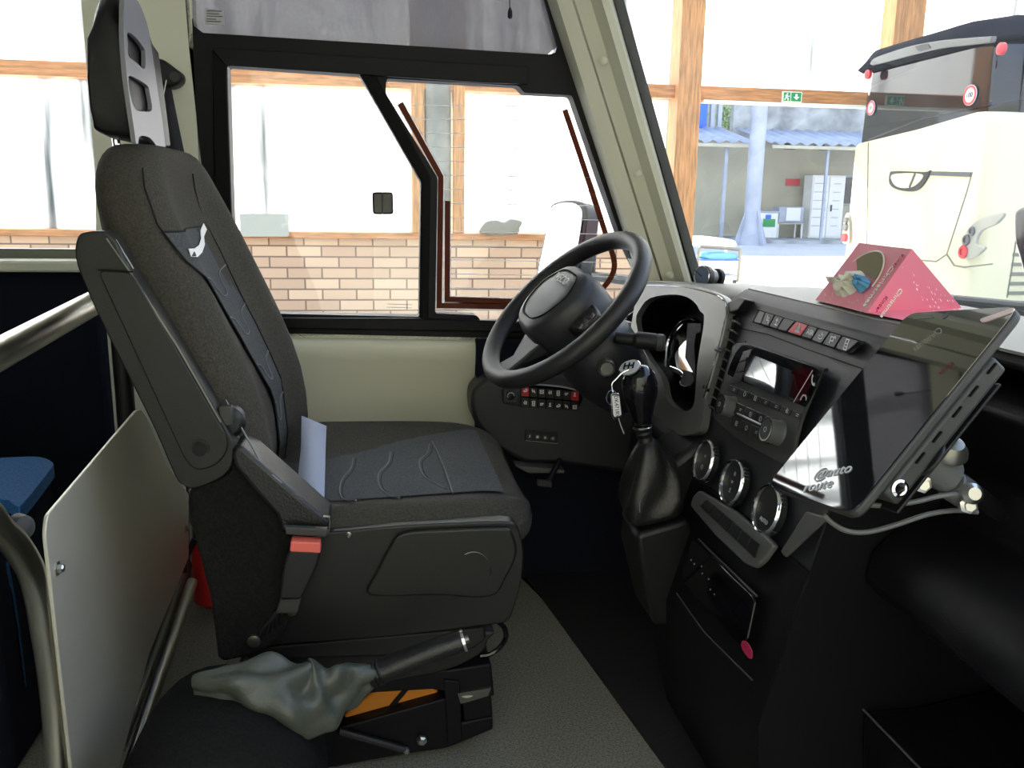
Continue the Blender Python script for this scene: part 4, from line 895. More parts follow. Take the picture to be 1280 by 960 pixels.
def icon(c, kind, sz, par, m_='white', N=None, U=None, V_=None, w=None):
    N = N or DN; U = U or DU; V_ = V_ or DV; w = w or sz*.12; g = G()
    P = lambda x, y_: c+U*x*sz+V_*y_*sz
    def st_(pts): g.ribbon([P(*q) for q in pts], w, N, .0004)
    if kind == 'tri': st_([(-.5, -.35), (0, .5), (.5, -.35), (-.5, -.35)]); st_([(-.22, -.18), (0, .2), (.22, -.18), (-.22, -.18)])
    elif kind == 'asr': return text('icon', 'ASR', sz*.8, c, U, V_, m_, par, bold=True)
    elif kind == 'cir': st_([(.4*math.cos(a*math.pi/6), .4*math.sin(a*math.pi/6)) for a in range(13)])
    elif kind == 'door': st_([(-.25, -.5), (-.25, .5), (.25, .5), (.25, -.5), (-.25, -.5)]); st_([(-.25, .1), (.25, .1)]); st_([(-.1, -.2), (.1, -.2)])
    elif kind == 'pump': st_([(-.4, -.4), (-.4, .3), (.1, .3), (.1, -.1), (-.4, -.1)]); st_([(.1, .3), (.35, .4), (.45, .2)])
    elif kind == 'seat': st_([(-.3, .45), (-.2, -.1), (.25, -.1), (.3, -.45)]); st_([(.1, .3), (.1, .05)])
    elif kind == 'lamp': st_([(-.1, -.35), (-.3, 0), (-.1, .35), (-.1, -.35)]); st_([(.05, .25), (.4, .25)]); st_([(.05, 0), (.4, 0)]); st_([(.05, -.25), (.4, -.25)])
    elif kind == 'up': st_([(-.3, -.3), (.3, -.3)]); st_([(0, -.2), (0, .4)]); st_([(-.2, .15), (0, .4), (.2, .15)])
    elif kind == 'call': st_([(-.35, .3), (-.2, -.1), (.1, -.35), (.4, -.35)]); st_([(-.4, .35), (-.2, .2)]); st_([(.2, -.2), (.4, -.4)])
    elif kind == 'hang': st_([(-.4, -.15), (-.25, .15), (.15, .2), (.4, 0)]); st_([(-.45, -.2), (-.3, -.25)]); st_([(.35, -.1), (.45, -.05)])
    elif kind == 'sq': st_([(-.35, -.35), (-.35, .35), (.35, .35), (.35, -.35), (-.35, -.35)]); st_([(-.2, 0), (.2, 0)])
    elif kind == 'hand': st_([(-.4, -.2), (-.1, -.3), (.3, -.2), (.4, .15), (.1, .2), (.1, .4)]); st_([(-.4, 0), (0, 0)])
    elif kind == 'bar': st_([(-.4, .15), (.4, .15)]); st_([(-.4, -.15), (.2, -.15)])
    return g.make('icon', m_, par)
kinds = ['seat', 'door', None, 'tri', 'asr', 'hand', 'pump', 'door', 'bar']
kinds = [None, 'seat', 'up', None, 'tri', 'asr', 'hand', 'pump', 'door']
for k in range(9):
    q = quad(ends[k], ends[k+1]); 
    b_ = G().prism(rnd(DPs(q, .0032), .002, 2), DN*.0012).make('hazard_button' if k == 4 else 'dash_button', mats_[k], bs_, bevel=.0008)
    if kinds[k]:
        c = sum((DP(a_, .0047) for a_ in q), V())/4; icon(c, kinds[k], .014, b_, 'silver')
G().ribbon(DPs([(914, 408), (960, 418), (1010, 437), (1084, 463)], .0), .0016, DN, .0008).make('panel_seam', 'frit', dash)
# ---- radio
rb = G().prism(smooth_path(DPs([(924, 430), (960, 437), (1000, 450), (1026, 460), (1028, 470), (1018, 496), (1008, 520), (1000, 548), (994, 578), (985, 582), (960, 570), (925, 550), (900, 528), (895, 518), (903, 492), (914, 455)], .003), 3, True), DN*.006).make('radio', 'plastic2', dash, bevel=.002)
G().prism(smooth_path(DPs([(928, 432), (960, 438), (1000, 452), (1024, 461), (1027, 470), (1018, 490), (1008, 508), (1000, 506), (960, 490), (930, 478), (914, 470), (911, 464)], .0095), 3, True), DN*.002).make('screen_bezel', 'gloss', rb, bevel=.0008)
TN = V((-.86, 0, .50)).normalized(); to_ = DP((962, 466), .0160)
sc_ = G().prism(rnd([PL(p, to_, TN) for p in [(936, 433), (964, 441), (997, 456), (985, 498), (955, 488), (930, 476), (930, 462)]], .004), -TN*.010).make('screen', 'scr', rb)
G().prism(smooth_path(DPs([(990, 465), (998, 459), (1010, 460), (1017, 465), (1013, 480), (1003, 500), (995, 503), (986, 495), (985, 480)], .0122), 4, True), DN*.0006).make('display_edge', 'screenred', rb)
G().ribbon(DPs([(1016, 463), (992, 503)], .0128), .0012, DN).make('divider', 'silver', rb)
icon(DP((1017, 475), .0135), 'call', .018, rb, 'silver'); icon(DP((1005, 497), .0135), 'hang', .018, rb, 'silver')
for k in range(3):
    a0, b0 = (930-k*5.5, 440+k*14), (941-k*5, 436+k*14.5)
    G().prism(DPs([a0, b0, (b0[0]-5, b0[1]+13), (a0[0]-5, a0[1]+13)], .0115), DN*.002).make('side_key', 'button', rb, bevel=.0006)
for k in range(7):
    a0 = (913+k*13.2, 481+k*5.3)
    q = [a0, (a0[0]+12.3, a0[1]+4.9), (a0[0]+9.5, a0[1]+12.6), (a0[0]-2.6, a0[1]+7.4)]
    b_ = G().prism(rnd(DPs(q, .009), .0015, 2), DN*.003).make('preset_key', 'button', rb, bevel=.0008)
    icon(sum((DP(a_, .0125) for a_ in q), V())/4, ['bar', 'cir', 'sq', 'bar', 'bar', 'lamp', 'bar'][k], .009, b_, 'silver')
for r_ in range(2):
    for k in range(4):
        a0 = (922+k*12.5-r_*5, 503+k*5.6+r_*17)
        q = [a0, (a0[0]+11.4, a0[1]+5), (a0[0]+7.5, a0[1]+19), (a0[0]-4.3, a0[1]+13.5)]
        b_ = G().prism(rnd(DPs(q, .009), .0015, 2), DN*.003).make('radio_key', 'button', rb, bevel=.0008)
        icon(sum((DP(a_, .0125) for a_ in q), V())/4, ['bar', 'sq', 'cir', 'bar'][(k+r_) % 4], .009, b_, 'silver')
G().tube(DPs([(922, 517), (958, 534)], .0125), .0018, 6).make('radio_trim', 'silver', rb)
def knob(p, r_, par):
    c = DP(p, .008); k = G().lathe([(r_*1.08, 0), (r_*1.05, .003), (r_, .004), (r_*.95, .021), (r_*.86, .023), (0, .023)], c, DN, 36).make('knob', 'grey', par)
    G().lathe([(r_*.84, .023), (r_*.95, .0232), (r_*.95, .0245), (r_*.84, .0245), (r_*.84, .023)], c, DN, 36, cap=False).make('chrome_edge', 'chrome', k)
    G().lathe([(r_*.82, .023), (r_*.80, .0242), (0, .0242)], c, DN, 36).make('knob_face', 'button', k)
    icon(c+DN*.0247, 'cir', r_*.5, k, 'silver'); return k
knob((916, 509), .0175, rb); knob((975, 541), .0185, rb)
G().lathe([(.0022, 0), (0, .0012)], DP((932, 427), .004), DN, 8).make('screw_hole', 'frit', dash); G().lathe([(.0026, 0), (0, .0012)], DP((1031, 463), .004), DN, 8).make('screw_hole', 'frit', dash)
G().lathe([(.0032, 0), (.0032, .0012), (0, .0012)], DP((1034, 463), .003), DN, 10).make('screw_hole', 'frit', dash)
# ---- climate dials
for p, nm in (((886, 577), 'fan'), ((922, 604), 'mode'), ((966, 638), 'temp')):
    c = DP(p, 0); R_ = .0385
    d_ = G().lathe([(R_*1.02, 0), (R_, .009), (R_*.9, .010), (R_*.86, .008), (0, .008)], c, DN, 44).make('climate_dial', 'plastic', dash)
    g = G().lathe([(R_*.86, .009), (R_*.88, .013), (R_*.93, .014), (R_*.985, .011), (R_*1.0, .006), (R_*.98, .004)], c, DN, 48, cap=False); g.make('chrome_ring', 'chrome', d_)
    g = G()
    for a in range(0, 360, 9):
        if 20 < a < 60 or 200 < a < 240 or 290 < a < 330 or 110 < a < 150:
            r_ = math.radians(a); q = c+(DU*math.cos(r_)+DV*math.sin(r_))*R_*1.0+DN*.003; g.tube([q, q+DN*.006], .0016, 5)
    g.make('knurling', 'chrome', d_)
    G().lathe([(R_*.84, .008), (R_*.84, .0088), (0, .0088)], c, DN, 40).make('dial_face', 'button', d_)
    if nm == 'temp': text('auto_mark', 'AUTO', .009, c+DN*.0092-DV*.018, DU, DV, 'silver', d_)
    elif nm == 'fan': icon(c+DN*.0092-DV*.012, 'cir', .009, d_, 'silver'); icon(c+DN*.0092+DV*.008, 'bar', .009, d_, 'silver')
    else: icon(c+DN*.0092, 'bar', .008, d_, 'silver'); icon(c+DN*.0092-DV*.014, 'up', .009, d_, 'silver'); icon(c+DN*.0092+DV*.014, 'lamp', .009, d_, 'silver')
# ---- switch blanks strip
sw = G().prism(rnd(DPs([(880, 614), (872, 622), (869, 634), (900, 670), (938, 706), (950, 711), (960, 704), (975, 683), (965, 672), (925, 640)], .004), .006), DN*.010).make('switch_panel', 'grey', dash, bevel=.004, seg=3)
E0 = [((880+k*12.3, 634+k*11.2), (888+k*12.6, 622+k*10.6)) for k in range(7)]
E0 = [((875.5+k*11.6, 632.5+k*11.0), (884+k*11.2, 624+k*9.6)) for k in range(7)]
for k in range(6):
    q = quad(E0[k], E0[k+1], .05); G().prism(rnd(DPs(q, .0145), .001, 2), DN*.002).make('blank_switch', 'button', sw, bevel=.0008)
# ---- lower bay with tiny lights, red button
G().prism(rnd(DPs([(868, 676), (876, 678), (944, 744), (948, 752), (938, 800), (928, 808), (858, 730), (856, 718)], .004), .004), DN*.006).make('lower_panel', 'gloss', dash, bevel=.002)
G().tube(DPs([(873, 674), (946, 745)], .012), .0018, 6).make('panel_lip', 'plastic2', dash)
for p in ((864, 700), (868, 705), (878, 717), (886, 724), (888, 737), (893, 743), (877, 708)): G().lathe([(.0016, 0), (.0012, .0008)], DP(p, .0102), DN, 6).make('indicator', 'silver', dash)
G().prism(smooth_path(DPs([(928, 802), (934, 802), (941, 814), (940, 824), (934, 820), (928, 810)], .010), 3, True), DN*.0015).make('red_switch', 'pinkd', dash, bevel=.001)
G().tube(DPs([(846, 742), (880, 790), (940, 850)], .006), .0014, 6).make('lower_seam', 'plastic2', dash)
# ---- driver lower console (left of gear lever) under the column
g = G().loft([[V(p) for p in [(.66, 1.42, .60), (.50, 1.44, .47), (.49, 1.44, .40), (.55, 1.44, .2), (.62, 1.46, 0), (.8, 1.46, 0), (.8, 1.42, .6)]], [V(p) for p in [(.66, 1.55, .60), (.53, 1.56, .50), (.53, 1.56, .40), (.60, 1.56, .2), (.68, 1.56, 0), (.8, 1.56, 0), (.8, 1.55, .6)]]])
g.make('gear_console', 'plastic', dash, bevel=.015, seg=3)
# ---- passenger side: top deck, shelf, bulge, glove recess
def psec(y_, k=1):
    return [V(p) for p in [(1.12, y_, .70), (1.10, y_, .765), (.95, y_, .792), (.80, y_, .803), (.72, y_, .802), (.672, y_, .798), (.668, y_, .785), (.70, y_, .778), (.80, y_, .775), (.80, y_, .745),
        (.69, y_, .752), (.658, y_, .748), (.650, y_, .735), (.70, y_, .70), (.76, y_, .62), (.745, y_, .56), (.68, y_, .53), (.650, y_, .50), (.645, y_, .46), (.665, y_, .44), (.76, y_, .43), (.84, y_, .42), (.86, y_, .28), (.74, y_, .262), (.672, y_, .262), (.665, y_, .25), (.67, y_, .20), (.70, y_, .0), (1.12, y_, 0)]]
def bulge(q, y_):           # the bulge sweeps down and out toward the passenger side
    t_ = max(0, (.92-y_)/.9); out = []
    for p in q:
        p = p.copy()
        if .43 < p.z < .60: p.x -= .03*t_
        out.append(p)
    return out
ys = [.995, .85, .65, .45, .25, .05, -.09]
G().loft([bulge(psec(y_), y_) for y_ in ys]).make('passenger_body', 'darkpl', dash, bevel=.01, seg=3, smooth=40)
G().tube([V((.667, y_, .262)) for y_ in (1.0, .8, .4)], .0016, 6).make('shelf_edge', 'grey', dash)
G().prism([DP((1012, 640), .002), DP((1030, 645), .002), DP((1036, 650), .002), DP((985, 697), .002), DP((980, 690), .002)], DN*.006).make('side_blade', 'grey', dash, bevel=.002)
# ================================================================== SIDE SWITCH CONSOLE
ky = 1.985
t = thing('side_console', 'dark side console below the steering wheel with rows of lit switches', 'console', (.4, 2.03, .3))
KN = V((0, -1, 0))
kp = [(590, 488), (606, 474), (630, 464), (700, 468), (780, 480), (840, 500), (840, 600), (700, 580), (656, 580), (620, 560), (592, 528), (588, 505)]
G().prism(rnd(W(kp, ky), .02), (0, .10, 0)).make('body', 'dash', t, bevel=.012, seg=3)
G().prism(W([(640, 575), (700, 580), (700, 584), (656, 584)], ky+.02), (0, -.05, 0)).make('lower_lip', 'grey', t, bevel=.002)
f = G().prism(rnd(W([(627, 486), (648, 484), (655, 481), (700, 483), (725, 489), (728, 498), (722, 511), (680, 510), (650, 508), (628, 504)], ky-.001), .006), (0, -.004, 0)).make('switch_bezel', 'gloss', t, bevel=.001)
G().prism(smooth_path(W([(650, 483), (665, 481), (700, 484), (722, 489), (728, 494)], ky-.004), 3)+smooth_path(W([(727, 492), (720, 487), (700, 482), (665, 479.5), (650, 481)], ky-.004), 3), (0, -.002, 0)).make('bezel_highlight', 'silver', f)
k = G().prism(rnd(W([(629, 486), (647, 485), (646, 503), (629, 502)], ky-.005), .003), (0, -.004, 0)).make('mirror_control', 'button', f, bevel=.001)
c = Y((638, 494), ky-.010); G().lathe([(.011, 0), (.011, .004), (.008, .006), (0, .006)], c, KN, 20).make('mirror_knob', 'plastic', k); G().tube([c+KN*.007+.008*(EX*math.cos(a)+EZ*math.sin(a)) for a in [math.radians(30*i) for i in range(8)]], .0012, 5).make('arc_mark', 'silver', k)
rowm = ['red', 'button', 'button', 'button', 'button', 'button', 'red']
ik = ['hand', 'seat', 'sq', 'lamp', 'door', 'bar', 'up']
for r_ in range(2):
    for q in range(7):
        px0 = 652+q*10.3; py0 = 483.5+q*.9+r_*13
        b_ = G().prism(rnd(W([(px0, py0), (px0+9.4, py0+.6), (px0+9.2, py0+12), (px0-.3, py0+11.4)], ky-.005), .0015, 2), (0, -.003, 0)).make('rocker_switch', rowm[q] if r_ == 0 and q in (0, 6) else 'button', f, bevel=.0006)
        icon(Y((px0+4.6, py0+(4.5 if r_ == 0 else 7)), ky-.0085), ik[(q+3*r_) % 7], .011, b_, 'white', KN, EX, EZ, w=.0024)
f = G().prism(rnd(W([(656, 537), (697, 541), (696, 555), (656, 551)], ky-.001), .002), (0, -.004, 0)).make('round_switch_panel', 'button', t, bevel=.001)
G().ribbon(W([(656, 550.5), (697, 554.5)], ky-.006), .001, KN).make('panel_edge', 'silver', f)
for q in range(4):
    c = Y((662+q*9.6, 545+q*.9), ky-.0055); b_ = G().lathe([(.0070, 0), (.0070, .003), (.0060, .003), (.0060, .001), (0, .001)], c, KN, 20).make('round_switch', 'plastic2', f)
    icon(c+KN*.002, ['up', 'sq', 'sq', 'cir'][q], .006, b_, 'white' if q < 2 else 'silver', KN, EX, EZ, w=.0016)
# pedal
t = thing('pedal', 'small dark pedal in the shadowed footwell below the side console', 'pedal', Y((680, 604), 1.9))
G().prism(rnd(W([(672, 600), (690, 602), (690, 610), (672, 608)], 1.9), .003), (0, .012, 0)).make('pad', 'plastic2', t, bevel=.003)
G().tube([Y((684, 604), 1.91), Y((700, 575), 1.98)], .007, 8).make('pedal_arm', 'plastic', t)
# ================================================================== STEERING WHEEL
wc = V((.366, 1.646, .749)); WA = math.radians(43.7); WB = math.radians(10)
sw_ = thing('steering_wheel', 'black steering wheel with grey hub pad and three spokes', 'steering wheel', wc)
e1 = V((math.cos(WA), 0, math.sin(WA))); wn = V((-math.sin(WA)*math.cos(WB), -math.sin(WB), math.cos(WA)*math.cos(WB))); e1 = (e1-wn*e1.dot(wn)).normalized(); e2 = wn.cross(e1)   # e1 toward windscreen/up, wn toward driver
RW = .185
def wp(a, b, h=0): return wc+e1*a+e2*b+wn*h
g = G(); rings = []; N_ = 72
for i in range(N_):
    a = 2*math.pi*i/N_; o = V((math.cos(a), math.sin(a)))
    thick = .0165+.0022*(1 if abs(math.degrees(a) % 180-55) < 14 or abs(math.degrees(a) % 180-125) < 14 else 0)
    rings.append(wp(RW*o.x, RW*o.y))
g.tube(rings, .0180, 18, closed=True); rim = g.make('rim', 'rim', sw_, smooth=180)
# hub: e1 negative is toward driver's lap
def hubpt(a, b, h): return wp(a, b, h)
def hubloop(s_, h, sh=0): 
    P = [(.075, -.055), (.082, 0), (.075, .055), (.03, .092), (-.01, .096), (-.055, .080), (-.085, .045), (-.09, 0), (-.085, -.045), (-.055, -.080), (-.01, -.096), (.03, -.092)]
    return smooth_path([wp(a*s_+sh, b*s_, h) for a, b in P], 4, True)
G().loft([hubloop(.75, -.075), hubloop(.98, -.045), hubloop(1.0, -.01), hubloop(.98, .015), hubloop(.92, .031), hubloop(.84, .039), hubloop(.5, .044)]).make('hub_pad', 'hub', sw_, smooth=60)
G().tube([p for p in hubloop(.70, .0425)], .0014, 6, closed=True).make('hub_seam', 'frit', sw_)
text('emblem', 'IVECO', .024, wp(.034, .0, .0475), -e2, e1, 'label', sw_, ext=.0006)
# spokes: left and right across, and a lower one
for s_ in (-1, 1):
    q0 = [wp(.040, s_*.085, .004), wp(-.03, s_*.085, .004), wp(-.03, s_*.085, -.022), wp(.040, s_*.085, -.022)]
    q1 = [wp(.028, s_*.135, .0), wp(-.012, s_*.14, .0), wp(-.012, s_*.14, -.02), wp(.028, s_*.135, -.02)]
    q2 = [wp(.030, s_*.188, .004), wp(-.028, s_*.188, .004), wp(-.028, s_*.188, -.014), wp(.030, s_*.188, -.014)]
    sp = G().loft([q0, q1, q2]).make('spoke', 'plastic', sw_, bevel=.004, seg=3)
    k = G().prism(rnd([wp(.030, s_*.100, .003), wp(.028, s_*.150, .002), wp(-.012, s_*.150, .002), wp(-.022, s_*.100, .003)], .006), wn*.005).make('button_pad', 'plastic2', sp, bevel=.0015)
    for j in range(3): G().prism(rnd([wp(.024-j*.015, s_*.104, .0085), wp(.024-j*.015, s_*.144, .0075), wp(.013-j*.013, s_*.144, .0075), wp(.013-j*.014, s_*.104, .0085)], .002), wn*.0014).make('wheel_button', 'button', k, bevel=.0006)
q0 = [wp(-.075, -.05, 0), wp(-.075, .05, 0), wp(-.075, .05, -.03), wp(-.075, -.05, -.03)]; q1 = [wp(-.135, -.022, -.008), wp(-.135, .022, -.008), wp(-.135, .022, -.02), wp(-.135, -.022, -.02)]; q2 = [wp(-.19, -.034, .002), wp(-.19, .034, .002), wp(-.19, .034, -.014), wp(-.19, -.034, -.014)]
G().loft([q0, q1, q2]).make('lower_spoke', 'hub', sw_, bevel=.004, seg=3)
# column shroud and stalks
t = thing('steering_column', 'grey black steering column shroud with stalks behind the wheel', 'steering column', wp(0, 0, -.12))
def cl_(h, r1, r2, sh=0): return [wp(sh+r1*math.cos(a)*(1 if math.cos(a) > 0 else 1.1), r2*math.sin(a), h) for a in [2*math.pi*k/36 for k in range(36)]]
G().loft([cl_(-.060, .062, .075), cl_(-.09, .078, .088), cl_(-.14, .082, .085, -.006), cl_(-.20, .07, .07, -.01), cl_(-.27, .05, .055, -.01)]).make('shroud', 'dash', t, smooth=60, sub=1)
for a, b, h, q in ((.03, -.08, -.085, (822, 428)), ):
    e = PD(q, (wp(a, b, h)-CAM).dot(FW)-.02); s0 = wp(a, b, h)
    st1 = G().tube(smooth_path([s0, s0+(e-s0)*.5, e], 3), [.009]*6+[.011], 14) if False else G().tube([s0, s0+(e-s0)*.45, s0+(e-s0)*.5, e], [.011, .0125, .0165, .0165], 18)
    k = st1.make('stalk', 'plastic', t, bevel=.002); d = (e-s0).normalized()
    G().lathe([(.0165, 0), (.0165, .010), (.013, .014), (.008, .014), (.006, .010), (0, .010)], e, d, 20).make('stalk_end', 'plastic2', k)
s0 = wp(.02, .08, -.085); G().tube([s0, s0+e2*.10+wn*.01, s0+e2*.15+wn*.015], [.008, .008, .012], 12).make('stalk', 'plastic', t)
c = wp(-.02, -.085, -.115); k = G().lathe([(.018, 0), (.018, .012), (.015, .016), (.012, .012), (0, .012)], c, (-.2, -1, -.1), 24).make('ignition_lock', 'dull', t)
# ================================================================== GEAR LEVER
t = thing('gear_lever', 'black gear lever with glossy knob and stitched leather gaiter on the dashboard', 'gear lever', Y((815, 600), 1.42))
GY = 1.42
def gp(p, y_=GY): return Y(p, y_)
kn = [(.0005, -.004), (.018, .0), (.028, .012), (.0325, .028), (.031, .045), (.0245, .062), (.019, .080), (.016, .094)]
a, b = gp((797, 458)), gp((803, 532)); ax = (b-a).normalized(); L_ = (b-a).length
kb = G().lathe([(r_*1.0, h*L_/.094) for r_, h in kn], a, ax, 32).make('knob', 'gloss', t, smooth=180)
fc = (V((-.45, -.35, .82))).normalized(); c = a+ax*.018+fc*.0185+V((-.010, 0, .002))
G().lathe([(.0175, 0), (.0165, .003), (.0, .0045)], c, fc, 28).make('shift_plate', 'silver', kb)
g = G(); U_ = V((.9, -.45, 0)).normalized(); U_ = (U_-fc*U_.dot(fc)).normalized(); V2 = fc.cross(U_)
for x_ in (-.008, 0, .008): g.ribbon([c+fc*.0046+U_*x_-V2*.008, c+fc*.0046+U_*x_+V2*.008], .0028, fc, .0006)
g.ribbon([c+fc*.0047-U_*.009, c+fc*.0047+U_*.009], .0028, fc, .0006); g.make('shift_pattern', 'frit', kb)
G().tube([c+(U_*math.cos(a_)+V2*math.sin(a_))*.0185 for a_ in [2*math.pi*k/28 for k in range(28)]], .0016, 6, closed=True).make('chrome_ring', 'chrome', kb)
e = gp((808, 556)); G().lathe([(.016, 0), (.017, .004), (.013, .010), (.015, .014), (.012, .022), (.014, .027), (.012, (e-b).length+.01)], b, (e-b), 24).make('collar', 'plastic', t)
G().tube([b+ax*.002+(ax.orthogonal().normalized()*math.cos(a_)+ax.cross(ax.orthogonal().normalized())*math.sin(a_))*.0165 for a_ in [2*math.pi*k/24 for k in range(24)]], .0014, 6, closed=True).make('collar_ring', 'chrome', t)
# gaiter: square tapering folds
lv = [((808, 548), .014, .014), ((808, 562), .026, .024), ((812, 580), .041, .034), ((813, 602), .047, .042), ((814, 620), .053, .046), ((815, 636), .055, .048), ((817, 646), .047, .044)]
secs = []
for i, (p, a_, b_) in enumerate(lv):
    c = gp(p); r_ = []
    for k in range(48):
        an = 2*math.pi*k/48; cx_, sx_ = se(an, 3.2 if i > 2 else 2.4); f_ = 1+.16*math.sin(4*an+i*1.3)*math.sin(i/6*math.pi)+.11*math.sin(7*an+2.3*i)*math.sin(i/6*math.pi)
        r_.append(c+V((cx_*a_*f_, sx_*b_*f_, cx_*a_*.25)))
    secs.append(r_)
g_ = G().loft(secs).make('gaiter', 'bleather', t, smooth=180, sub=1)
G().tube(smooth_path([gp(p, 1.376) for p in [(800, 641), (800, 628), (806, 615)]], 4), .0011, 5).make('stitching', 'seam', g_)
c0 = gp((818, 646)); G().loft([[c0+V((x_*.047, y_*.047, x_*.012-.002)) for x_, y_ in ((-1, -1), (1, -1), (1, 1), (-1, 1))], [c0+V((x_*.06+.02, y_*.06+.02, -.06)) for x_, y_ in ((-1, -1), (1, -1), (1, 1), (-1, 1))], [c0+V((x_*.06+.06, y_*.06+.03, -.2)) for x_, y_ in ((-1, -1), (1, -1), (1, 1), (-1, 1))]]).make('gaiter_base', 'plastic', t, bevel=.01, seg=3)
# key tag hanging from the knob
t = thing('key_tag', 'small pale key tag with ring and chain hanging from the gear knob', 'key tag', gp((768, 512), 1.385))
def kt(p): return Y(p, 1.385)
G().tube([kt((765+7*math.cos(a_), 497+9*math.sin(a_))) for a_ in [2*math.pi*k/24 for k in range(24)]], .0010, 6, closed=True).make('ring', 'chrome', t)
G().tube(smooth_path([kt(p) for p in [(766, 490), (765, 480), (770, 474), (778, 466), (786, 462)]], 4), .0013, 6).make('chain', 'chrome', t)
pl_ = G().prism(rnd([kt(p) for p in [(763, 491), (774, 491), (778, 520), (767, 525), (764, 520)]], .004), (0, -.003, 0)).make('tag', 'chrome', t, bevel=.0008)
G().prism(rnd([kt(p)+V((0, -.003, 0)) for p in [(764.5, 494), (773, 494), (776, 518), (768, 521), (766, 518)]], .002), (0, -.0008, 0)).make('paper_insert', 'label', pl_)
text('tag_code', 'DK471RV', .0095, kt((770, 507.5))+V((0, -.0043, 0)), V((.12, 0, -1)), V((1, 0, .12)), 'plastic', pl_)
G().tube(smooth_path([kt(p) for p in [(773, 522), (776, 532), (780, 542)]], 4), .0009, 5).make('thread', 'silver', t)
# ================================================================== TABLET ON ITS MOUNT
A_, B_, C_, D_ = V((.419, .840, .652)), V((.422, .678, .679)), V((.589, .710, .862)), V((.587, .872, .836))     # bl, br, tr, tl
uu = (B_-A_).normalized(); vv = (D_-A_); vv = (vv-uu*vv.dot(uu)).normalized(); tn = uu.cross(vv); tw = (B_-A_).length; thh = (D_-A_).length
if tn.dot(CAM-A_) < 0: tn = -tn
def tp(x_, y_, h=0): return A_+uu*tw*x_+vv*thh*y_+tn*h
tb = thing('tablet', 'black tablet with reflective screen mounted in front of the dashboard, tilted back', 'tablet', tp(.5, .5, -.02))
def trr(m_, h): return rnd([tp(m_, m_, h), tp(1-m_, m_, h), tp(1-m_, 1-m_, h), tp(m_, 1-m_, h)], .016, 6)
G().prism(trr(0, 0), -tn*.010).make('case', 'plastic2', tb, bevel=.003, seg=3)
scn = G().prism(trr(.004, .0005), tn*.0008).make('screen', 'scr', tb)
k_ = text('writing', '@auto', .018, tp(.56, .145, .0018), (uu*.93+vv*.37), vv-uu*.35, 'silver', tb); text('writing', 'route', .018, tp(.53, .070, .0018), (uu*.93+vv*.37), vv-uu*.35, 'silver', tb)
G().lathe([(.0036, 0), (.0036, .0008), (.0024, .0008), (.0024, .0004), (0, .0004)], tp(.42, .965, .0013), tn, 16).make('camera_lens', 'grey', tb)
G().prism(rnd([tp(.12, .957, .0013), tp(.32, .957, .0013), tp(.32, .965, .0013), tp(.12, .965, .0013)], .001), tn*.0004).make('earpiece', 'grey', tb)
G().prism(smooth_path([tp(x_, y_, .0014) for x_, y_ in ((.78, .935), (.85, .955), (.97, .985), (.985, .965), (.9, .94), (.82, .92))], 3, True), tn*.0012).make('peeling_sticker', 'pastel', tb)
bkt = thing('tablet_bracket', 'dark metal tablet bracket with ball joint and bolts behind the tablet', 'bracket', tp(.9, .3, -.05))
G().prism([tp(.30, .14, -.011), tp(.99, .14, -.011), tp(.99, .80, -.011), tp(.30, .80, -.011)], -tn*.020).make('box', 'plastic2', bkt, bevel=.004)
G().prism([tp(.25, .12, -.033), tp(.99, .12, -.033), tp(.99, .74, -.033), tp(.25, .74, -.033)], -tn*.003).make('back_plate', 'plastic', bkt, bevel=.001)
c = tp(.99, .19, -.020); G().lathe([(.0085, 0), (.0085, .002), (.006, .003), (0, .0015)], c, uu, 20).make('lock_button', 'chrome', bkt)
for y_ in (.30, .40, .52, .62, .73): G().prism([tp(.985, y_, -.016), tp(.985, y_+.05, -.016), tp(.985, y_+.05, -.0175), tp(.985, y_, -.0175)], uu*.0035).make('slot', 'frit', bkt)
j0 = tp(.80, .16, -.040); j1 = PD((1170, 585), (j0-CAM).dot(FW)+.02)
def jp(p, D): return PD(p, D)
D0 = (tp(.9, .2, -.045)-CAM).dot(FW)
G().tube([jp((1148, 572), D0+.01), jp((1186, 595), D0+.02)], .018, 24).make('joint_body', 'grey', bkt, bevel=.002)
G().tube([jp((1157, 573), D0), jp((1161, 576), D0)], .021, 24).make('joint_collar', 'plastic', bkt, bevel=.001)
G().lathe([(0, .016), (.010, .013), (.016, .005), (.017, 0)], jp((1186, 566), D0+.005), (-.1, -.5, .9), 24).make('joint_cap', 'dull', bkt)
G().tube([jp((1188, 605), D0+.02), jp((1208, 618), D0+.03)], .015, 20).make('lower_joint', 'grey', bkt, bevel=.002)
G().tube([jp((1195, 600), D0+.02), X((1250, 640), .70)], .010, 12).make('mount_arm', 'plastic', bkt)
for p, dd in (((1150, 603), .005), ((1207, 629), .015)): G().lathe([(.0085, 0), (.0085, .009), (.005, .010), (.005, .014), (0, .014)], jp(p, D0+dd), (-.3, -.9, .1), 6).make('bolt', 'bolt', bkt)
G().lathe([(.010, 0), (.010, .01), (.006, .014), (0, .014)], jp((1210, 617), D0+.01), (-.2, -.9, .3), 16).make('nut', 'bolt', bkt)
t = thing('cable', 'thin grey cable looping from the tablet to the mount joint', 'cable', jp((1100, 620), D0))
G().tube(smooth_path([jp(p, D0+.01) for p in [(1070, 628), (1100, 632), (1140, 628), (1175, 620), (1205, 618), (1216, 624)]], 6), .0026, 8).make('upper_run', 'grey', t)
G().tube(smooth_path([jp(p, D0+.03) for p in [(1030, 644), (1042, 655), (1060, 664), (1085, 665), (1120, 656), (1160, 643), (1195, 638), (1222, 640)]], 6), .0026, 8).make('lower_run', 'grey', t)
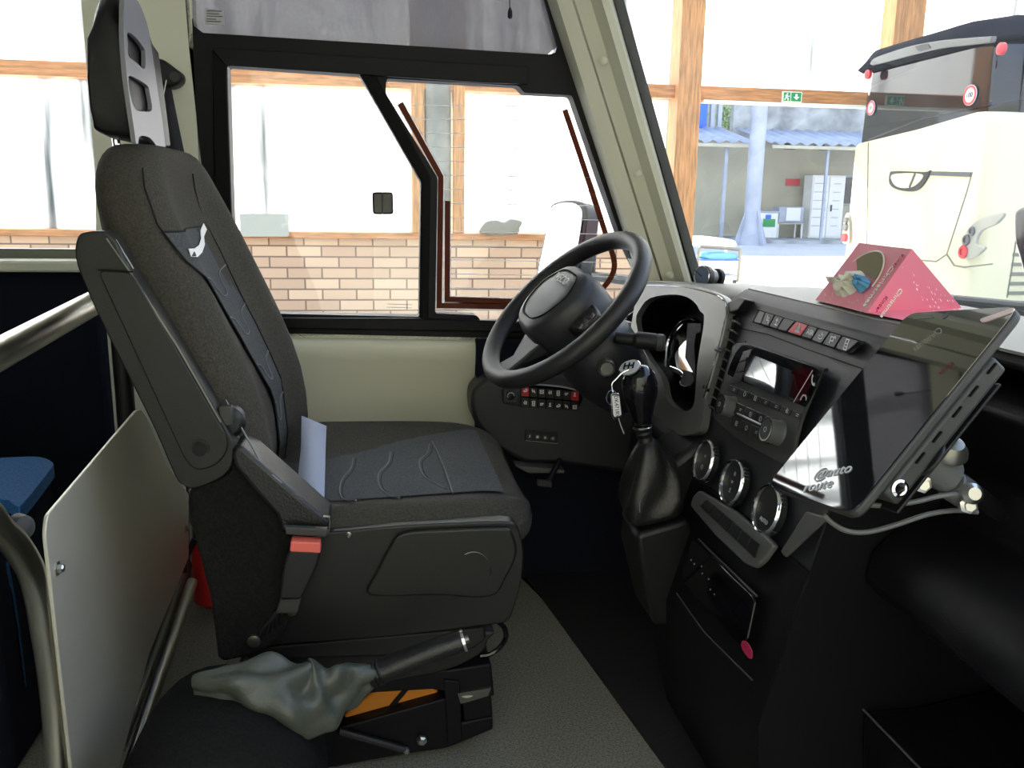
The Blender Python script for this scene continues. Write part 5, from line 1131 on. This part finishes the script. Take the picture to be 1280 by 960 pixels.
# ================================================================== PINK GIFT BOX
zt = .806
B1, B2, B3, B4 = Z((1018, 381), zt), Z((1082, 398), zt), Z((1168, 432), zt), Z((1204, 375), zt)
B1 = X((1018, 381), .685); B2 = X((1082, 398), .676); B3 = X((1168, 428), .69); B4 = X((1204, 375), .86); T1 = X((1074, 303), .76); T2 = X((1140, 311), .73)
B1.z = B2.z = B3.z = B4.z = .8062; B5 = V((.93, 1.30, zt+.002))
bx = thing('gift_box', 'pink Christmas card box with an oval opening standing on the dashboard', 'box', (B1+B2+B3+B4)/4)
G().add([T1, T2, B1, B2, B3, B4, B5], [(0, 1, 3, 2), (1, 5, 4, 3), (0, 6, 5, 1), (2, 3, 4, 5, 6), (0, 2, 6)]).make('card_box', 'pink', bx, bevel=.001, smooth=0)
fn = (T2-T1).cross(B2-T2).normalized()
if fn.dot(CAM-T2) < 0: fn = -fn
def bp_(p, off=.0008): return PL(p, T2+fn*off, fn)
G().prism(smooth_path([bp_(p) for p in [(1060, 334), (1072, 323), (1084, 317), (1098, 314), (1103, 320), (1103, 332), (1096, 346), (1090, 349), (1078, 340)]], 4, True), fn*.0006).make('opening', 'cardin', bx)
G().tube(smooth_path([bp_(p, .0015) for p in [(1056, 341), (1066, 328), (1080, 318), (1096, 314), (1104, 319), (1104, 333), (1098, 347), (1090, 358)]], 4), .0012, 6).make('opening_rim', 'paper', bx)
ed = (B2-T2).normalized(); ac = (T1-T2); ac = (ac-ed*ac.dot(ed)).normalized()
vr = (T2-T1); text('writing', 'Christmas', .0165, bp_((1098, 358), .0015), ed, vr, 'label', bx)
text('writing', 'Kinder', .010, bp_((1121, 328), .0015), ed, vr, 'pinkd', bx)
f2 = (B4-T2).cross(B3-T2).normalized()
if f2.dot(CAM-T2) < 0: f2 = -f2
def b2p(p, off=.0008): return PL(p, T2+f2*off, f2)
g = G(); rs = random.Random(5)
for k in range(80):
    s1_, s2_ = rs.random(), rs.random(); q = T2+(B4-T2)*s1_*.95+(B3-T2)*s2_*.9*(1-s1_*.55)+(B2-T2)*(1-s2_)*.5*(1-s1_)*.5
    g.lathe([(rs.uniform(.0008, .0022), .0003), (0, .0006)], q+f2*.0003, f2, 8)
g.make('snow_dots', 'pastel', bx)
g = G()
for k in range(26):
    q = T1+(T2-T1)*rs.random()+(B1-T1)*(.72+.26*rs.random()); g.lathe([(rs.uniform(.0006, .0014), .0003), (0, .0006)], q+fn*.0003, fn, 6)
g.make('snow_dots', 'pastel', bx)
v2_ = (B4-T2); text('writing', 'Kinder', .007, b2p((1102, 380), .0015), ed, v2_, 'pinkd', bx); 
text('writing', 'Christmas', .009, b2p((1114, 379), .0015), ed, v2_, 'paper', bx)
w = thing('sweet_wrapper', 'crumpled cream and blue wrapper poking out of the pink box', 'wrapper', bp_((1065, 358)))
def blob(pts, th_, m_, nm, c_h=.012):
    P = smooth_path([bp_(p, .0018) for p in pts], 4, True); c = sum(P, V())/len(P); n_ = len(P); mid = [c+(p-c)*.6+fn*th_*(1+.35*math.sin(i*2.1)) for i, p in enumerate(P)]
    g = G(); g.loft([P, mid]); g.add(mid+[c+fn*th_*1.1], [(i, (i+1) % n_, n_) for i in range(n_)]); return g.make(nm, m_, w, smooth=50)
blob([(1038, 352), (1058, 345), (1075, 338), (1083, 349), (1077, 352), (1070, 365), (1058, 375), (1046, 374), (1044, 362)], .012, 'paper', 'cream_paper')
blob([(1075, 345), (1082, 346), (1088, 352), (1086, 358), (1076, 366), (1071, 362), (1071, 352)], .011, 'towel', 'blue_paper')
blob([(1038, 350), (1046, 349), (1050, 354), (1044, 358), (1039, 356)], .010, 'pastel', 'pink_corner')
# ================================================================== ROUND PHONE HOLDER
t = thing('phone_holder', 'round blue grey magnetic holder on the dash at the foot of the windscreen pillar', 'holder', Y((885, 352), 1.80))
c = Y((881, 345.5), 1.80); hn = V((-.95, -.45, .12)).normalized()
G().lathe([(.0225, -.006), (.0235, 0), (.0235, .008), (.022, .010), (.0, .010)], c, hn, 32).make('head', 'plastic', t)
G().lathe([(.0195, .010), (.0215, .0115), (.0228, .0102)], c, hn, 32, cap=False).make('bright_rim', 'chrome', t); 
o_ = G().lathe([(.0190, .0102), (.0, .0108)], c, hn, 32).make('face', 'bluegrey', t)
G().ribbon([c+hn*.0115+V((-.012, .008, .012)), c+hn*.0115+V((.010, -.006, -.010))], .0014, hn).make('slot', 'frit', o_)
G().lathe([(.017, 0), (.017, .020), (.012, .026)], c-hn*.005, -hn, 24).make('barrel', 'dull', t); G().lathe([(.02, 0), (.021, .008), (.012, .014)], c-hn*.034, -hn, 24).make('clamp_base', 'plastic', t)
G().tube([c-hn*.03, c-hn*.03+V((0, .0, -.02))], .008, 10).make('foot', 'plastic', t)
G().tube(smooth_path([Y(p, 1.82) for p in [(872, 347), (867, 350), (866, 356), (868, 360)]], 4), .0012, 6).make('wire', 'plastic', t)
# ================================================================== LIGHT
w = bpy.data.worlds.new('sky'); S.world = w; w.use_nodes = True; nt = w.node_tree; bg = nt.nodes['Background']; L = nt.links.new
tc = nt.nodes.new('ShaderNodeTexCoord'); sx = nt.nodes.new('ShaderNodeSeparateXYZ'); L(tc.outputs['Generated'], sx.inputs[0])
rp = nt.nodes.new('ShaderNodeValToRGB'); L(sx.outputs['Z'], rp.inputs[0]); e = rp.color_ramp.elements
e[0].position = 0; e[0].color = (.95, .97, 1, 1); e[1].position = .9; e[1].color = (.42, .60, 1, 1); m_ = e.new(.25); m_.color = (.72, .84, 1, 1)
L(rp.outputs[0], bg.inputs[0]); bg.inputs[1].default_value = 1.9
sn = bpy.data.lights.new('sun', 'SUN'); sn.energy = 20; sn.angle = math.radians(.6); sn.color = (1, .95, .86); so_ = bpy.data.objects.new('sun', sn); COL.objects.link(so_)
d = V((-.35, .80, .75)); so_.rotation_euler = d.to_track_quat('Z', 'Y').to_euler()
S.view_settings.view_transform = 'Standard'; S.view_settings.look = 'None'; S.view_settings.gamma = 1; S.view_settings.use_curve_mapping = False
S.view_settings.exposure = .5
S.cycles.max_bounces = 12; S.cycles.transparent_max_bounces = 24; S.cycles.use_denoising = True
for o in list(bpy.data.objects):
    if '_loc' in o: del o['_loc']
